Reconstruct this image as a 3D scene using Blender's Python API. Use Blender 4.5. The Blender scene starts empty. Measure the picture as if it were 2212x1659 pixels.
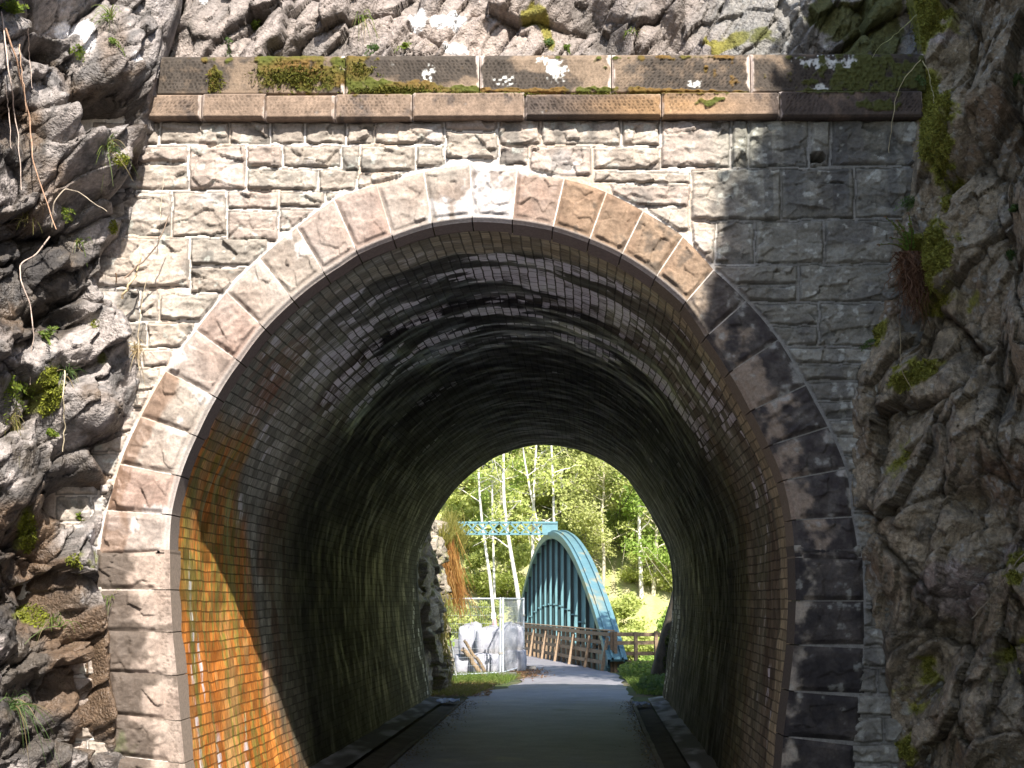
import bpy, math, numpy as np
from mathutils import Vector, Matrix
from mathutils.bvhtree import BVHTree

# ------------------------------------------------------------------ camera, sky, sun, exposure
S = bpy.context.scene
COL = S.collection
CAM = np.array([.35, -11.25, 1.75]); YAW = math.radians(.68); PIT = math.radians(8.06); FPX = 3320.
cd = bpy.data.cameras.new('camera'); cam = bpy.data.objects.new('camera', cd); COL.objects.link(cam)
cd.sensor_width = 36; cd.lens = 36*FPX/2212; cd.clip_end = 2000; cd.clip_start = .05
cam.location = CAM; cam.rotation_euler = (math.pi/2+PIT, 0, YAW); S.camera = cam
SUN = Vector((-.30, 1, -.96))
W = bpy.data.worlds.new('World'); S.world = W; W.use_nodes = True
sky = W.node_tree.nodes.new('ShaderNodeTexSky'); sky.sky_type = 'NISHITA'; sky.sun_disc = False
sky.sun_elevation = math.atan2(.96, math.hypot(.30, 1)); sky.sun_rotation = math.atan2(.30, -1)
W.node_tree.links.new(sky.outputs[0], W.node_tree.nodes['Background'].inputs[0])
W.node_tree.nodes['Background'].inputs[1].default_value = .14
sl = bpy.data.lights.new('sun', 'SUN'); sun = bpy.data.objects.new('sun', sl); COL.objects.link(sun)
sl.energy = 5.0; sl.angle = math.radians(.6); sl.color = (1, .95, .88)
sun.rotation_euler = SUN.to_track_quat('-Z', 'Y').to_euler(); sun.location = (8, -30, 30)
S.view_settings.view_transform = 'Standard'; S.view_settings.look = 'None'
S.view_settings.exposure = 1.24; S.view_settings.gamma = 1
S.cycles.max_bounces = 7; S.cycles.diffuse_bounces = 5; S.cycles.glossy_bounces = 3; S.cycles.transmission_bounces = 4
S.cycles.transparent_max_bounces = 8; S.cycles.sample_clamp_indirect = 8

fw = np.array([-math.sin(YAW)*math.cos(PIT), math.cos(YAW)*math.cos(PIT), math.sin(PIT)])
rt = np.cross(fw, [0, 0, 1]); rt /= np.linalg.norm(rt); up = np.cross(rt, fw)
def ray(px, py): return fw+rt*((px-1106)/FPX)-up*((py-829.5)/FPX)
def P(px, py, Y=0.):                       # survey helper: point of the photograph at depth Y
    d = ray(px, py); return CAM+d*((Y-CAM[1])/d[1])
def proj(p):
    q = np.asarray(p, float)-CAM; w = np.maximum(q@fw, .1)
    return 1106+FPX*(q@rt)/w, 829.5-FPX*(q@up)/w

# ------------------------------------------------------------------ numpy noise
def _h(x, y, z, s):
    with np.errstate(over='ignore'):
        h = (x.astype(np.uint32)*np.uint32(0x8da6b343)) ^ (y.astype(np.uint32)*np.uint32(0xd8163841)) ^ (z.astype(np.uint32)*np.uint32(0xcb1ab31f)) ^ np.uint32((s*0x165667b1+12345) & 0xffffffff)
        h ^= h >> np.uint32(13); h *= np.uint32(0x5bd1e995); h ^= h >> np.uint32(15); h *= np.uint32(0x27d4eb2d); h ^= h >> np.uint32(16)
    return h.astype(np.float64)/4294967296.
def vn(p, s=0):
    i = np.floor(p).astype(np.int64); f = p-i; f = f*f*f*(f*(f*6-15)+10)
    x, y, z = i[..., 0], i[..., 1], i[..., 2]; a, b, c = f[..., 0], f[..., 1], f[..., 2]
    def L(q, r, t): return q+(r-q)*t
    v = L(L(L(_h(x, y, z, s), _h(x+1, y, z, s), a), L(_h(x, y+1, z, s), _h(x+1, y+1, z, s), a), b),
          L(L(_h(x, y, z+1, s), _h(x+1, y, z+1, s), a), L(_h(x, y+1, z+1, s), _h(x+1, y+1, z+1, s), a), b), c)
    return v*2-1
def fbm(p, o=4, s=0, g=.5):
    r = 0; a = 1.; t = 0
    for k in range(o): r = r+a*vn(p*(2.07**k)+k*7.3, s+k); t += a; a *= g
    return r/t
def ridged(p, o=4, s=0):
    r = 0; a = 1.; t = 0
    for k in range(o): r = r+a*(1-2*np.abs(vn(p*(2.07**k)+k*3.7, s+k))); t += a; a *= .55
    return r/t
def facet(p, s=0, tilt=.9):                # broken-block relief: every worley cell is a tilted plane
    i = np.floor(p).astype(np.int64); best = np.full(p.shape[:-1], 9.); sec = best.copy(); val = np.zeros(p.shape[:-1])
    for dx in (-1, 0, 1):
        for dy in (-1, 0, 1):
            for dz in (-1, 0, 1):
                cx, cy, cz = i[..., 0]+dx, i[..., 1]+dy, i[..., 2]+dz
                ox, oy, oz = p[..., 0]-cx-_h(cx, cy, cz, s), p[..., 1]-cy-_h(cx, cy, cz, s+1), p[..., 2]-cz-_h(cx, cy, cz, s+2)
                d = ox*ox+oy*oy+oz*oz
                v = _h(cx, cy, cz, s+3)-.5+tilt*(ox*(_h(cx, cy, cz, s+4)-.5)+oy*(_h(cx, cy, cz, s+5)-.5)+oz*(_h(cx, cy, cz, s+6)-.5))
                m = d < best; sec = np.where(m, best, np.minimum(sec, d)); val = np.where(m, v, val); best = np.where(m, d, best)
    return val, np.sqrt(sec)-np.sqrt(best)
def ss(a, b, x): t = np.clip((x-a)/(b-a), 0, 1); return t*t*(3-2*t)
def mix(a, b, t): t = np.asarray(t)[..., None]; return np.asarray(a)*(1-t)+np.asarray(b)*t
def blobs(px, py, L):                      # soft sum of (cx,cy,rx,ry,angle,amp) patches
    r = np.zeros_like(px)
    for cx, cy, rx, ry, an, am in L:
        a = math.radians(an); dx, dy = px-cx, py-cy
        u = (dx*math.cos(a)+dy*math.sin(a))/rx; v = (-dx*math.sin(a)+dy*math.cos(a))/ry
        r = r+am*np.exp(-(u*u+v*v)**1.4)
    return r
def g3(*a): return np.stack(np.broadcast_arrays(*a), -1)
RNG = np.random.default_rng(11)

# ------------------------------------------------------------------ materials
def nmat(name): m = bpy.data.materials.new(name); m.use_nodes = True; return m, m.node_tree, m.node_tree.nodes['Principled BSDF']
def attr_mat(name, rough=.85, mott=.35, msc=35, bump=.4, bsc=120, wet=False, spec=.3, trans=0., bdist=.006):
    """vertex albedo x fine procedural mottling, procedural bump; the Wet attribute lowers roughness"""
    m, t, b = nmat(name); N = t.nodes.new; L = t.links.new
    at = N('ShaderNodeAttribute'); at.attribute_name = 'Col'
    tc = N('ShaderNodeNewGeometry')
    n1 = N('ShaderNodeTexNoise'); n1.inputs['Scale'].default_value = msc; n1.inputs['Detail'].default_value = 8; n1.inputs['Roughness'].default_value = .72
    L(tc.outputs['Position'], n1.inputs['Vector'])
    mr = N('ShaderNodeMapRange'); mr.inputs[1].default_value = .3; mr.inputs[2].default_value = .7; mr.inputs[3].default_value = 1-mott; mr.inputs[4].default_value = 1+mott
    L(n1.outputs['Fac'], mr.inputs[0])
    mx = N('ShaderNodeVectorMath'); mx.operation = 'SCALE'; L(at.outputs['Color'], mx.inputs[0]); L(mr.outputs[0], mx.inputs['Scale'])
    L(mx.outputs[0], b.inputs['Base Color'])
    b.inputs['Roughness'].default_value = rough; b.inputs['Specular IOR Level'].default_value = spec
    if wet:
        w = N('ShaderNodeAttribute'); w.attribute_name = 'Wet'
        r = N('ShaderNodeMapRange'); r.inputs[3].default_value = rough; r.inputs[4].default_value = .34; L(w.outputs['Fac'], r.inputs[0]); L(r.outputs[0], b.inputs['Roughness'])
        r2 = N('ShaderNodeMapRange'); r2.inputs[3].default_value = spec; r2.inputs[4].default_value = .42; L(w.outputs['Fac'], r2.inputs[0]); L(r2.outputs[0], b.inputs['Specular IOR Level'])
    if bump:
        n2 = N('ShaderNodeTexNoise'); n2.inputs['Scale'].default_value = bsc; n2.inputs['Detail'].default_value = 4; L(tc.outputs['Position'], n2.inputs['Vector'])
        bp = N('ShaderNodeBump'); bp.inputs['Strength'].default_value = bump; bp.inputs['Distance'].default_value = bdist; L(n2.outputs['Fac'], bp.inputs['Height']); L(bp.outputs[0], b.inputs['Normal'])
    if trans:
        tr = N('ShaderNodeBsdfTranslucent'); L(mx.outputs[0], tr.inputs['Color']); ms = N('ShaderNodeMixShader'); ms.inputs[0].default_value = trans
        L(b.outputs[0], ms.inputs[1]); L(tr.outputs[0], ms.inputs[2]); L(ms.outputs[0], t.nodes['Material Output'].inputs[0])
    return m
M_ROCK = attr_mat('weathered_rock', .8, .5, 26, 1., 55, True, bdist=.022)
M_STONE = attr_mat('ashlar_stone', .88, .3, 45, .6, 130, True, bdist=.006)
M_LEAF = attr_mat('leaf', .55, .25, 9, 0, trans=.55)
M_MOSS = attr_mat('moss', .95, .4, 60, 0, trans=.2)
M_WOOD = attr_mat('timber', .85, .35, 20, .4, 60)
M_BARK = attr_mat('bark', .9, .45, 8, .5, 25, bdist=.02)
M_EARTH = attr_mat('earth', .95, .35, 12, .6, 40, bdist=.02)
M_PAINT = attr_mat('painted_steel', .4, .16, 3, .1, 30, spec=.5)
M_CLOTH = attr_mat('woven_sack', .75, .12, 14, .4, 18, bdist=.015)
M_METAL = attr_mat('galvanised', .4, .2, 30, 0, spec=.6)

def asphalt():
    m, t, b = nmat('asphalt'); N = t.nodes.new; L = t.links.new
    g = N('ShaderNodeNewGeometry'); n = N('ShaderNodeTexNoise'); n.inputs['Scale'].default_value = 1.6; n.inputs['Detail'].default_value = 8; n.inputs['Roughness'].default_value = .7
    v = N('ShaderNodeTexVoronoi'); v.inputs['Scale'].default_value = 70; L(g.outputs['Position'], v.inputs['Vector']); L(g.outputs['Position'], n.inputs['Vector'])
    at = N('ShaderNodeAttribute'); at.attribute_name = 'Col'
    a = N('ShaderNodeMath'); a.operation = 'MULTIPLY_ADD'; L(n.outputs['Fac'], a.inputs[0]); a.inputs[1].default_value = 1.1; a.inputs[2].default_value = .25
    v2 = N('ShaderNodeMath'); v2.operation = 'MULTIPLY_ADD'; L(v.outputs['Color'], v2.inputs[0]); v2.inputs[1].default_value = .5; v2.inputs[2].default_value = .75
    k = N('ShaderNodeMath'); k.operation = 'MULTIPLY'; L(a.outputs[0], k.inputs[0]); L(v2.outputs[0], k.inputs[1])
    s = N('ShaderNodeVectorMath'); s.operation = 'SCALE'; L(at.outputs['Color'], s.inputs[0]); L(k.outputs[0], s.inputs['Scale']); L(s.outputs[0], b.inputs['Base Color'])
    bp = N('ShaderNodeBump'); bp.inputs['Strength'].default_value = .5; bp.inputs['Distance'].default_value = .004; L(v.outputs['Distance'], bp.inputs['Height']); L(bp.outputs[0], b.inputs['Normal'])
    b.inputs['Roughness'].default_value = .62; b.inputs['Specular IOR Level'].default_value = .5
    return m
M_ASPH = asphalt()

def brickwork():
    m, t, b = nmat('tunnel_brick'); N = t.nodes.new; L = t.links.new
    uv = N('ShaderNodeUVMap'); uv.uv_map = 'UV'
    br = N('ShaderNodeTexBrick'); br.offset = .5; br.inputs['Scale'].default_value = 1
    br.inputs['Brick Width'].default_value = .178; br.inputs['Row Height'].default_value = .0785; br.inputs['Mortar Size'].default_value = .0065; br.inputs['Mortar Smooth'].default_value = .25
    br.inputs['Color1'].default_value = (0, 0, 0, 1); br.inputs['Color2'].default_value = (1, 1, 1, 1); br.inputs['Mortar'].default_value = (.5, .5, .5, 1); br.inputs['Bias'].default_value = 0
    wn = N('ShaderNodeTexNoise'); wn.inputs['Scale'].default_value = 5; L(uv.outputs[0], wn.inputs['Vector'])
    wa = N('ShaderNodeVectorMath'); wa.operation = 'MULTIPLY_ADD'; L(wn.outputs['Color'], wa.inputs[0]); wa.inputs[1].default_value = (.02, .022, 0); L(uv.outputs[0], wa.inputs[2])
    L(wa.outputs[0], br.inputs['Vector'])
    at = N('ShaderNodeAttribute'); at.attribute_name = 'Col'; wet = N('ShaderNodeAttribute'); wet.attribute_name = 'Wet'; eff = N('ShaderNodeAttribute'); eff.attribute_name = 'SaltGlint'
    # streaky noise running along the bricks
    mp = N('ShaderNodeMapping'); mp.inputs['Scale'].default_value = (42, 7, 1); L(uv.outputs[0], mp.inputs[0])
    sn = N('ShaderNodeTexNoise'); sn.inputs['Scale'].default_value = 1; sn.inputs['Detail'].default_value = 6; sn.inputs['Roughness'].default_value = .7; L(mp.outputs[0], sn.inputs['Vector'])
    bw = N('ShaderNodeRGBToBW'); L(br.outputs['Color'], bw.inputs[0])
    # per-brick tone 0.45..1.5
    f1 = N('ShaderNodeMapRange'); f1.inputs[3].default_value = .62; f1.inputs[4].default_value = 1.3; L(bw.outputs[0], f1.inputs[0])
    f2 = N('ShaderNodeMapRange'); f2.inputs[1].default_value = .3; f2.inputs[2].default_value = .7; f2.inputs[3].default_value = .45; f2.inputs[4].default_value = 1.5; L(sn.outputs['Fac'], f2.inputs[0])
    k = N('ShaderNodeMath'); k.operation = 'MULTIPLY'; L(f1.outputs[0], k.inputs[0]); L(f2.outputs[0], k.inputs[1])
    c = N('ShaderNodeVectorMath'); c.operation = 'SCALE'; L(at.outputs['Color'], c.inputs[0]); L(k.outputs[0], c.inputs['Scale'])
    # mineral salt and painted wet glints on single bricks where the mask allows
    add = N('ShaderNodeMath'); add.operation = 'MULTIPLY_ADD'; L(bw.outputs[0], add.inputs[0]); add.inputs[1].default_value = .6; L(eff.outputs['Fac'], add.inputs[2])
    ad2 = N('ShaderNodeMath'); ad2.operation = 'MULTIPLY_ADD'; L(sn.outputs['Fac'], ad2.inputs[0]); ad2.inputs[1].default_value = 1.9; L(add.outputs[0], ad2.inputs[2])
    st = N('ShaderNodeMapRange'); st.inputs[1].default_value = 1.66; st.inputs[2].default_value = 2.05; st.inputs[4].default_value = .9; L(ad2.outputs[0], st.inputs[0])
    sg = N('ShaderNodeMath'); sg.operation = 'MULTIPLY'; sg.use_clamp = True; L(eff.outputs['Fac'], sg.inputs[0]); sg.inputs[1].default_value = 2.6; sm_ = N('ShaderNodeMath'); sm_.operation = 'MULTIPLY'; L(sg.outputs[0], sm_.inputs[0]); L(st.outputs[0], sm_.inputs[1])
    mx = N('ShaderNodeMix'); mx.data_type = 'RGBA'; L(sm_.outputs[0], mx.inputs[0]); L(c.outputs[0], mx.inputs[6]); mx.inputs[7].default_value = (.68, .68, .71, 1)
    # dark recessed joints
    mj = N('ShaderNodeMix'); mj.data_type = 'RGBA'; L(br.outputs['Fac'], mj.inputs[0]); L(mx.outputs[2], mj.inputs[6])
    dk = N('ShaderNodeVectorMath'); dk.operation = 'SCALE'; L(at.outputs['Color'], dk.inputs[0]); dk.inputs['Scale'].default_value = .42; L(dk.outputs[0], mj.inputs[7])
    L(mj.outputs[2], b.inputs['Base Color'])
    r = N('ShaderNodeMapRange'); r.inputs[3].default_value = .85; b.inputs['Specular IOR Level'].default_value = .22; r.inputs[4].default_value = .36; L(wet.outputs['Fac'], r.inputs[0]); L(r.outputs[0], b.inputs['Roughness'])
    hg = N('ShaderNodeMath'); hg.operation = 'MULTIPLY_ADD'; L(br.outputs['Fac'], hg.inputs[0]); hg.inputs[1].default_value = -1.; 
    h2 = N('ShaderNodeMath'); h2.operation = 'MULTIPLY_ADD'; L(sn.outputs['Fac'], h2.inputs[0]); h2.inputs[1].default_value = .35; L(bw.outputs[0], h2.inputs[2]); 
    h3 = N('ShaderNodeMath'); h3.operation = 'MULTIPLY'; L(h2.outputs[0], h3.inputs[0]); h3.inputs[1].default_value = .5; L(h3.outputs[0], hg.inputs[2])
    bp = N('ShaderNodeBump'); bp.inputs['Strength'].default_value = 1; bp.inputs['Distance'].default_value = .009; L(hg.outputs[0], bp.inputs['Height']); L(bp.outputs[0], b.inputs['Normal'])
    return m
M_BRICK = brickwork()

# ------------------------------------------------------------------ mesh helpers
def mesh(name, V, F, mat, parent=None, col=None, wet=None, extra=None, uv=None, smooth=True):
    V = np.asarray(V, np.float32).reshape(-1, 3); F = np.asarray(F, np.int32)
    me = bpy.data.meshes.new(name); n, k = F.shape
    me.vertices.add(len(V)); me.vertices.foreach_set('co', V.ravel()); me.loops.add(n*k); me.loops.foreach_set('vertex_index', F.ravel())
    me.polygons.add(n); me.polygons.foreach_set('loop_start', np.arange(n, dtype=np.int32)*k)
    me.update(calc_edges=True); me.polygons.foreach_set('use_smooth', np.full(n, smooth))
    if col is None: col = (.3, .3, .3)
    c = np.ones((len(V), 4), np.float32); c[:, :3] = np.clip(np.asarray(col, np.float32).reshape(-1, 3), .004, 1)
    me.attributes.new('Col', 'FLOAT_COLOR', 'POINT').data.foreach_set('color', c.ravel())
    for nm, w in [('Wet', wet)]+list((extra or {}).items()):
        if w is not None: me.attributes.new(nm, 'FLOAT', 'POINT').data.foreach_set('value', np.clip(np.asarray(w, np.float32).ravel(), 0, 1))
    if uv is not None:
        l = me.uv_layers.new(name='UV'); l.data.foreach_set('uv', np.asarray(uv, np.float32).reshape(-1, 2)[F.ravel()].ravel())
    me.materials.append(mat); o = bpy.data.objects.new(name, me); COL.objects.link(o)
    if parent: o.parent = parent; o.matrix_parent_inverse = parent.matrix_basis.inverted()
    return o
def gfaces(n, m, mask=None, flip=False):
    i = np.arange(n*m).reshape(n, m); q = np.stack([i[:-1, :-1], i[1:, :-1], i[1:, 1:], i[:-1, 1:]], -1)
    if flip: q = q[..., ::-1]
    return q[mask] if mask is not None else q.reshape(-1, 4)
def tag(o, label=None, cat=None, group=None, kind=None):
    if label: o['label'] = label
    if cat: o['category'] = cat
    if group: o['group'] = group
    if kind: o['kind'] = kind
    return o
def empty(name, loc=(0, 0, 0)):
    o = bpy.data.objects.new(name, None); COL.objects.link(o); o.location = loc; o.empty_display_size = .1; return o
def copy_tree(o, parent=None):
    c = o.copy(); COL.objects.link(c)
    if parent: c.parent = parent
    for ch in list(o.children): copy_tree(ch, c)
    return c
class MB:
    def __init__(s): s.V = []; s.F = []; s.C = []; s.n = 0
    def add(s, V, F, c):
        V = np.asarray(V, float).reshape(-1, 3); s.V.append(V); s.F.append(np.asarray(F, int)+s.n); s.n += len(V)
        s.C.append(np.broadcast_to(np.asarray(c, float), (len(V), 3)))
    def bar(s, p0, p1, w, h, c, upv=(0, 0, 1), w1=None, h1=None):
        p0, p1 = np.asarray(p0, float), np.asarray(p1, float); d = p1-p0; d /= np.linalg.norm(d)
        u = np.asarray(upv, float); a = np.cross(d, u); 
        if np.linalg.norm(a) < 1e-5: a = np.cross(d, [0, 1, 0])
        a /= np.linalg.norm(a); b = np.cross(a, d); w1 = w if w1 is None else w1; h1 = h if h1 is None else h1
        V = [p+a*x*ww/2+b*y*hh/2 for p, ww, hh in ((p0, w, h), (p1, w1, h1)) for x, y in ((-1, -1), (1, -1), (1, 1), (-1, 1))]
        F = [(0, 3, 2, 1), (4, 5, 6, 7), (0, 1, 5, 4), (1, 2, 6, 5), (2, 3, 7, 6), (3, 0, 4, 7)]
        V = np.array(V)
        for f in F: s.add(V[list(f)], [(0, 1, 2, 3)], c)
    def tube(s, pts, rad, c, n=6):
        pts = np.asarray(pts, float); k = len(pts); rad = np.broadcast_to(np.asarray(rad, float), (k,))
        t = np.gradient(pts, axis=0); t /= np.linalg.norm(t, axis=1)[:, None]+1e-9
        ref = np.array([.3, .9, .2]); a = np.cross(t, ref); a /= np.linalg.norm(a, axis=1)[:, None]+1e-9; b = np.cross(t, a)
        th = np.arange(n)*2*np.pi/n
        V = pts[:, None]+rad[:, None, None]*(a[:, None]*np.cos(th)[None, :, None]+b[:, None]*np.sin(th)[None, :, None])
        i = np.arange(k*n).reshape(k, n); j = np.roll(i, -1, 1)
        F = np.stack([i[:-1], j[:-1], j[1:], i[1:]], -1).reshape(-1, 4)
        c = np.asarray(c, float); s.add(V, F, np.repeat(c, n, 0) if c.ndim == 2 else c)
    def ribbon(s, pts, wid, c, side=None):
        pts = np.asarray(pts, float); k = len(pts); t = np.gradient(pts, axis=0); sd = np.asarray(side if side is not None else (1, 0, 0), float)
        a = sd-(t*(t@sd)[:, None])/(np.sum(t*t, 1)[:, None]+1e-9); a /= np.linalg.norm(a, axis=1)[:, None]+1e-9
        w = np.asarray(wid, float)[:, None]/2; V = np.stack([pts-a*w, pts+a*w], 1).reshape(-1, 3)
        i = np.arange(k-1)*2; s.add(V, np.stack([i, i+1, i+3, i+2], -1), np.repeat(np.asarray(c, float), 2, 0) if np.ndim(c) == 2 else c)
    def quads(s, cen, a, b, c):            # many quads: centre, half axes, colour arrays
        V = np.stack([cen-a-b*.2, cen-b, cen+a, cen+b], 1).reshape(-1, 3); n = len(cen)
        s.add(V, np.arange(n*4).reshape(n, 4), np.repeat(c, 4, 0))
    def build(s, name, mat, parent=None, smooth=False):
        return mesh(name, np.concatenate(s.V), np.concatenate(s.F), mat, parent, np.concatenate(s.C), smooth=smooth)
def slab(name, G, depth, mat, parent, col, wet=None, sidecol=None):
    """front grid of points G(n,m,3) plus four sides running back to y=depth"""
    n, m, _ = G.shape; V = [G.reshape(-1, 3)]; F = [gfaces(n, m)]; C = [np.broadcast_to(col, (n, m, 3)).reshape(-1, 3)]; k = n*m
    wt = [np.zeros(k) if wet is None else np.asarray(wet).ravel()]
    cg = np.broadcast_to(col, (n, m, 3))
    for e, ec in ((G[0], cg[0]), (G[-1], cg[-1]), (G[:, 0], cg[:, 0]), (G[:, -1], cg[:, -1])):
        q = len(e); D = 8
        f = np.linspace(0, 1, D)[:, None, None]; b = e.copy(); b[:, 1] = depth
        VV = e[None]*(1-f)+b[None]*f
        V.append(VV.reshape(-1, 3)); F.append(gfaces(D, q)+k); k += D*q
        C.append(np.broadcast_to(ec if sidecol is None else np.asarray(sidecol)[None], (D, q, 3)).reshape(-1, 3)*.95); wt.append(np.zeros(D*q))
    return mesh(name, np.concatenate(V), np.concatenate(F), mat, parent, np.concatenate(C), np.concatenate(wt))

# ------------------------------------------------------------------ arch geometry (surveyed)
SKEW = .0373; YF = 16.55; ZC = 2.22
def polar(L):
    r = [];
    for a, b in L:
        p = P(a, b); r.append((math.degrees(math.atan2(p[0], p[2]-ZC)), math.hypot(p[0], p[2]-ZC)))
    return np.array(sorted(r))
IN = polar([(366, 1250), (365, 1180), (370, 1105), (393, 1016), (430, 930), (470, 853), (520, 778), (563, 720), (633, 650), (737, 573), (774, 548), (850, 517), (932, 490), (1021, 478),
            (1100, 482), (1188, 496), (1270, 523), (1337, 553), (1410, 600), (1475, 655), (1525, 728), (1575, 803), (1618, 879), (1658, 955), (1692, 1035), (1708, 1106), (1716, 1170), (1718, 1230)])
OUT = polar([(208, 1250), (213, 1190), (222, 1130), (240, 1060), (267, 973), (290, 923), (310, 883), (333, 840), (363, 790), (413, 723), (460, 663), (520, 596), (620, 506), (737, 419), (820, 397), (900, 373),
             (1014, 352), (1120, 366), (1211, 382), (1284, 402), (1337, 425), (1404, 462), (1470, 503), (1545, 583), (1615, 650), (1682, 730), (1728, 806), (1765, 873), (1792, 923), (1822, 990), (1837, 1040), (1842, 1110), (1855, 1180), (1860, 1230)])
def Rin(f): return np.interp(f, IN[:, 0], IN[:, 1])
def Rout(f): return np.interp(f, OUT[:, 0], OUT[:, 1])
JL = np.array([(P(a, b)[2], P(a, b)[0]) for a, b in [(370, 1105), (366, 1190), (367, 1273), (372, 1366), (381, 1456), (389, 1553), (398, 1646)]]+[(-.2, -2.0)])[::-1]
JR = np.array([(P(a, b)[2], P(a, b)[0]) for a, b in [(1708, 1106), (1718, 1204), (1720, 1300), (1716, 1393), (1706, 1483), (1694, 1579), (1688, 1659)]]+[(-.2, 2.02)])[::-1]
def XL(z): return np.interp(z, JL[:, 0], JL[:, 1])
def XR(z): return np.interp(z, JR[:, 0], JR[:, 1])

# ================================================================== THE TUNNEL
tunnel = empty('railway_tunnel'); tag(tunnel, 'stone tunnel portal with brick lined horseshoe bore and mossy coping under the rock face', 'tunnel')

# ---- rock-faced ashlar wall
BL = []
def row(y0, y1, *xs):
    for a, b in zip(xs[:-1], xs[1:]): BL.append((a+2, y0+2, b-2, y1-2))
row(262, 313, 200, 345, 497, 585, 660, 748, 810, 961); BL += [(963, 285, 1075, 344), (963, 262, 1075, 282)]
for r in [(200, 316, 405, 351), (200, 355, 405, 410), (409, 316, 530, 411), (534, 316, 608, 362), (612, 316, 735, 362), (739, 316, 775, 366), (779, 316, 895, 371), (899, 316, 958, 362), (534, 366, 686, 411), (690, 366, 770, 411), (774, 376, 900, 411),
          (180, 415, 370, 509), (374, 415, 488, 511), (492, 415, 600, 452), (604, 415, 700, 447), (704, 415, 800, 440), (492, 457, 600, 521), (604, 452, 700, 500), (180, 514, 409, 621), (413, 516, 580, 574), (413, 579, 540, 633),
          (180, 626, 300, 694), (304, 626, 342, 694), (346, 637, 470, 691), (180, 700, 316, 750), (320, 697, 420, 750), (180, 755, 306, 791), (310, 755, 372, 791), (180, 796, 345, 843),
          (1079, 262, 1166, 314), (1170, 262, 1340, 314), (1344, 262, 1425, 314), (1079, 318, 1140, 357), (1144, 318, 1276, 382), (1280, 318, 1425, 366), (1429, 262, 1577, 362), (1581, 262, 1614, 362), (1618, 262, 1744, 361), (1751, 262, 1791, 361), (1795, 262, 2100, 358),
          (1283, 371, 1490, 396), (1320, 400, 1490, 446), (1400, 450, 1490, 500), (1494, 366, 1686, 476), (1690, 366, 1844, 473), (1848, 363, 2100, 471), (1494, 480, 1544, 570), (1548, 480, 1628, 570), (1632, 478, 1778, 569), (1782, 476, 2100, 569),
          (1540, 574, 1722, 614), (1580, 618, 1722, 651), (1727, 573, 2100, 651), (1620, 656, 1766, 702), (1640, 706, 1766, 746), (1771, 656, 2100, 747), (1680, 752, 2100, 785), (1690, 789, 2100, 821), (1720, 826, 2100, 864), (1740, 868, 2100, 905)]: BL.append(r)
yy = 909
for k, h in enumerate([34, 42, 36, 48, 40, 38, 44, 36, 42, 38, 50, 42, 46, 55, 48, 60, 45, 50, 62, 60, 70, 60, 60, 60]):
    BL.append((1750, yy, 1892+((k*37) % 60), yy+h-4)); BL.append((1896+((k*37) % 60), yy, 2100, yy+h-4)); yy += h
yy = 847
for k, h in enumerate([40, 50, 44, 52, 40, 60, 52, 36, 44, 40, 36, 60, 62, 70, 66, 70, 60, 70, 60, 60]):
    BL.append((120, yy, 222-((k*53) % 40), yy+h-4)); BL.append((226-((k*53) % 40), yy, 400, yy+h-4)); yy += h
xs = np.arange(-3.4, 3.9, .0078); zs = np.arange(-.2, 5.46, .0078)
X, Z = np.meshgrid(xs, zs, indexing='ij'); B0 = g3(X, 0*X, Z); PX, PY = proj(B0)
wb = 2.6*g3(vn(g3(PX/22, PY/22, 0*PX), 1), vn(g3(PX/22, PY/22, 0*PX), 2), 0*PX)
QX, QY = PX+wb[..., 0], PY+wb[..., 1]
H = np.zeros_like(X); bid = np.full(X.shape, -1)
fine = fbm(g3(X*22, 0*X, Z*30), 4, 5); f9, _e = facet(g3(X*14+.5*fine, 0*X, Z*22+.5*fine), 15, 2.6); f9 = .012*f9
for k, (a, b, c, d) in enumerate(BL):
    m = np.where((QX > a) & (QX < c) & (QY > b) & (QY < d))
    if not len(m[0]): continue
    x, y = QX[m], QY[m]; e = np.minimum(np.minimum(x-a, c-x), np.minimum(y-b, d-y))
    u, v = (x-(a+c)/2)/100, (y-(b+d)/2)/100
    fc, _ = facet(g3(X[m]*4.6+k*3.1, 0*u+k, Z[m]*6.5+k*1.7), 20+k, 2.2)
    rr = _h(np.full(1, k), np.zeros(1, int), np.zeros(1, int), 3)[0]
    rel = .028+.02*rr
    h = np.minimum(ss(0, 6, e)**.7, 1)*(rel*.6+.025*fc+.012*ridged(g3(X[m]*5+k, 0*u, Z[m]*11), 4, 40)+.006*fine[m]+.5*f9[m])
    h = h-.010*(1-ss(0, 4, e))
    h += ss(3, 12, e)*.012*(v if rr > .5 else -v)
    H[m] = h; bid[m] = k
fi = np.degrees(np.arctan2(X, Z-ZC)); rad = np.hypot(X, Z-ZC)
ring = (Z > ZC-.12) & (rad < Rout(fi)+.014); jamb = (Z <= ZC-.12) & (X > XL(Z)-.5) & (X < XR(Z)+.5)
H[ring | jamb] = 0; bid[ring | jamb] = -2
mort = bid < 0
H = np.where(mort, .004+.004*fbm(g3(X*60, 0*X, Z*60), 2, 9), H)
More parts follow.
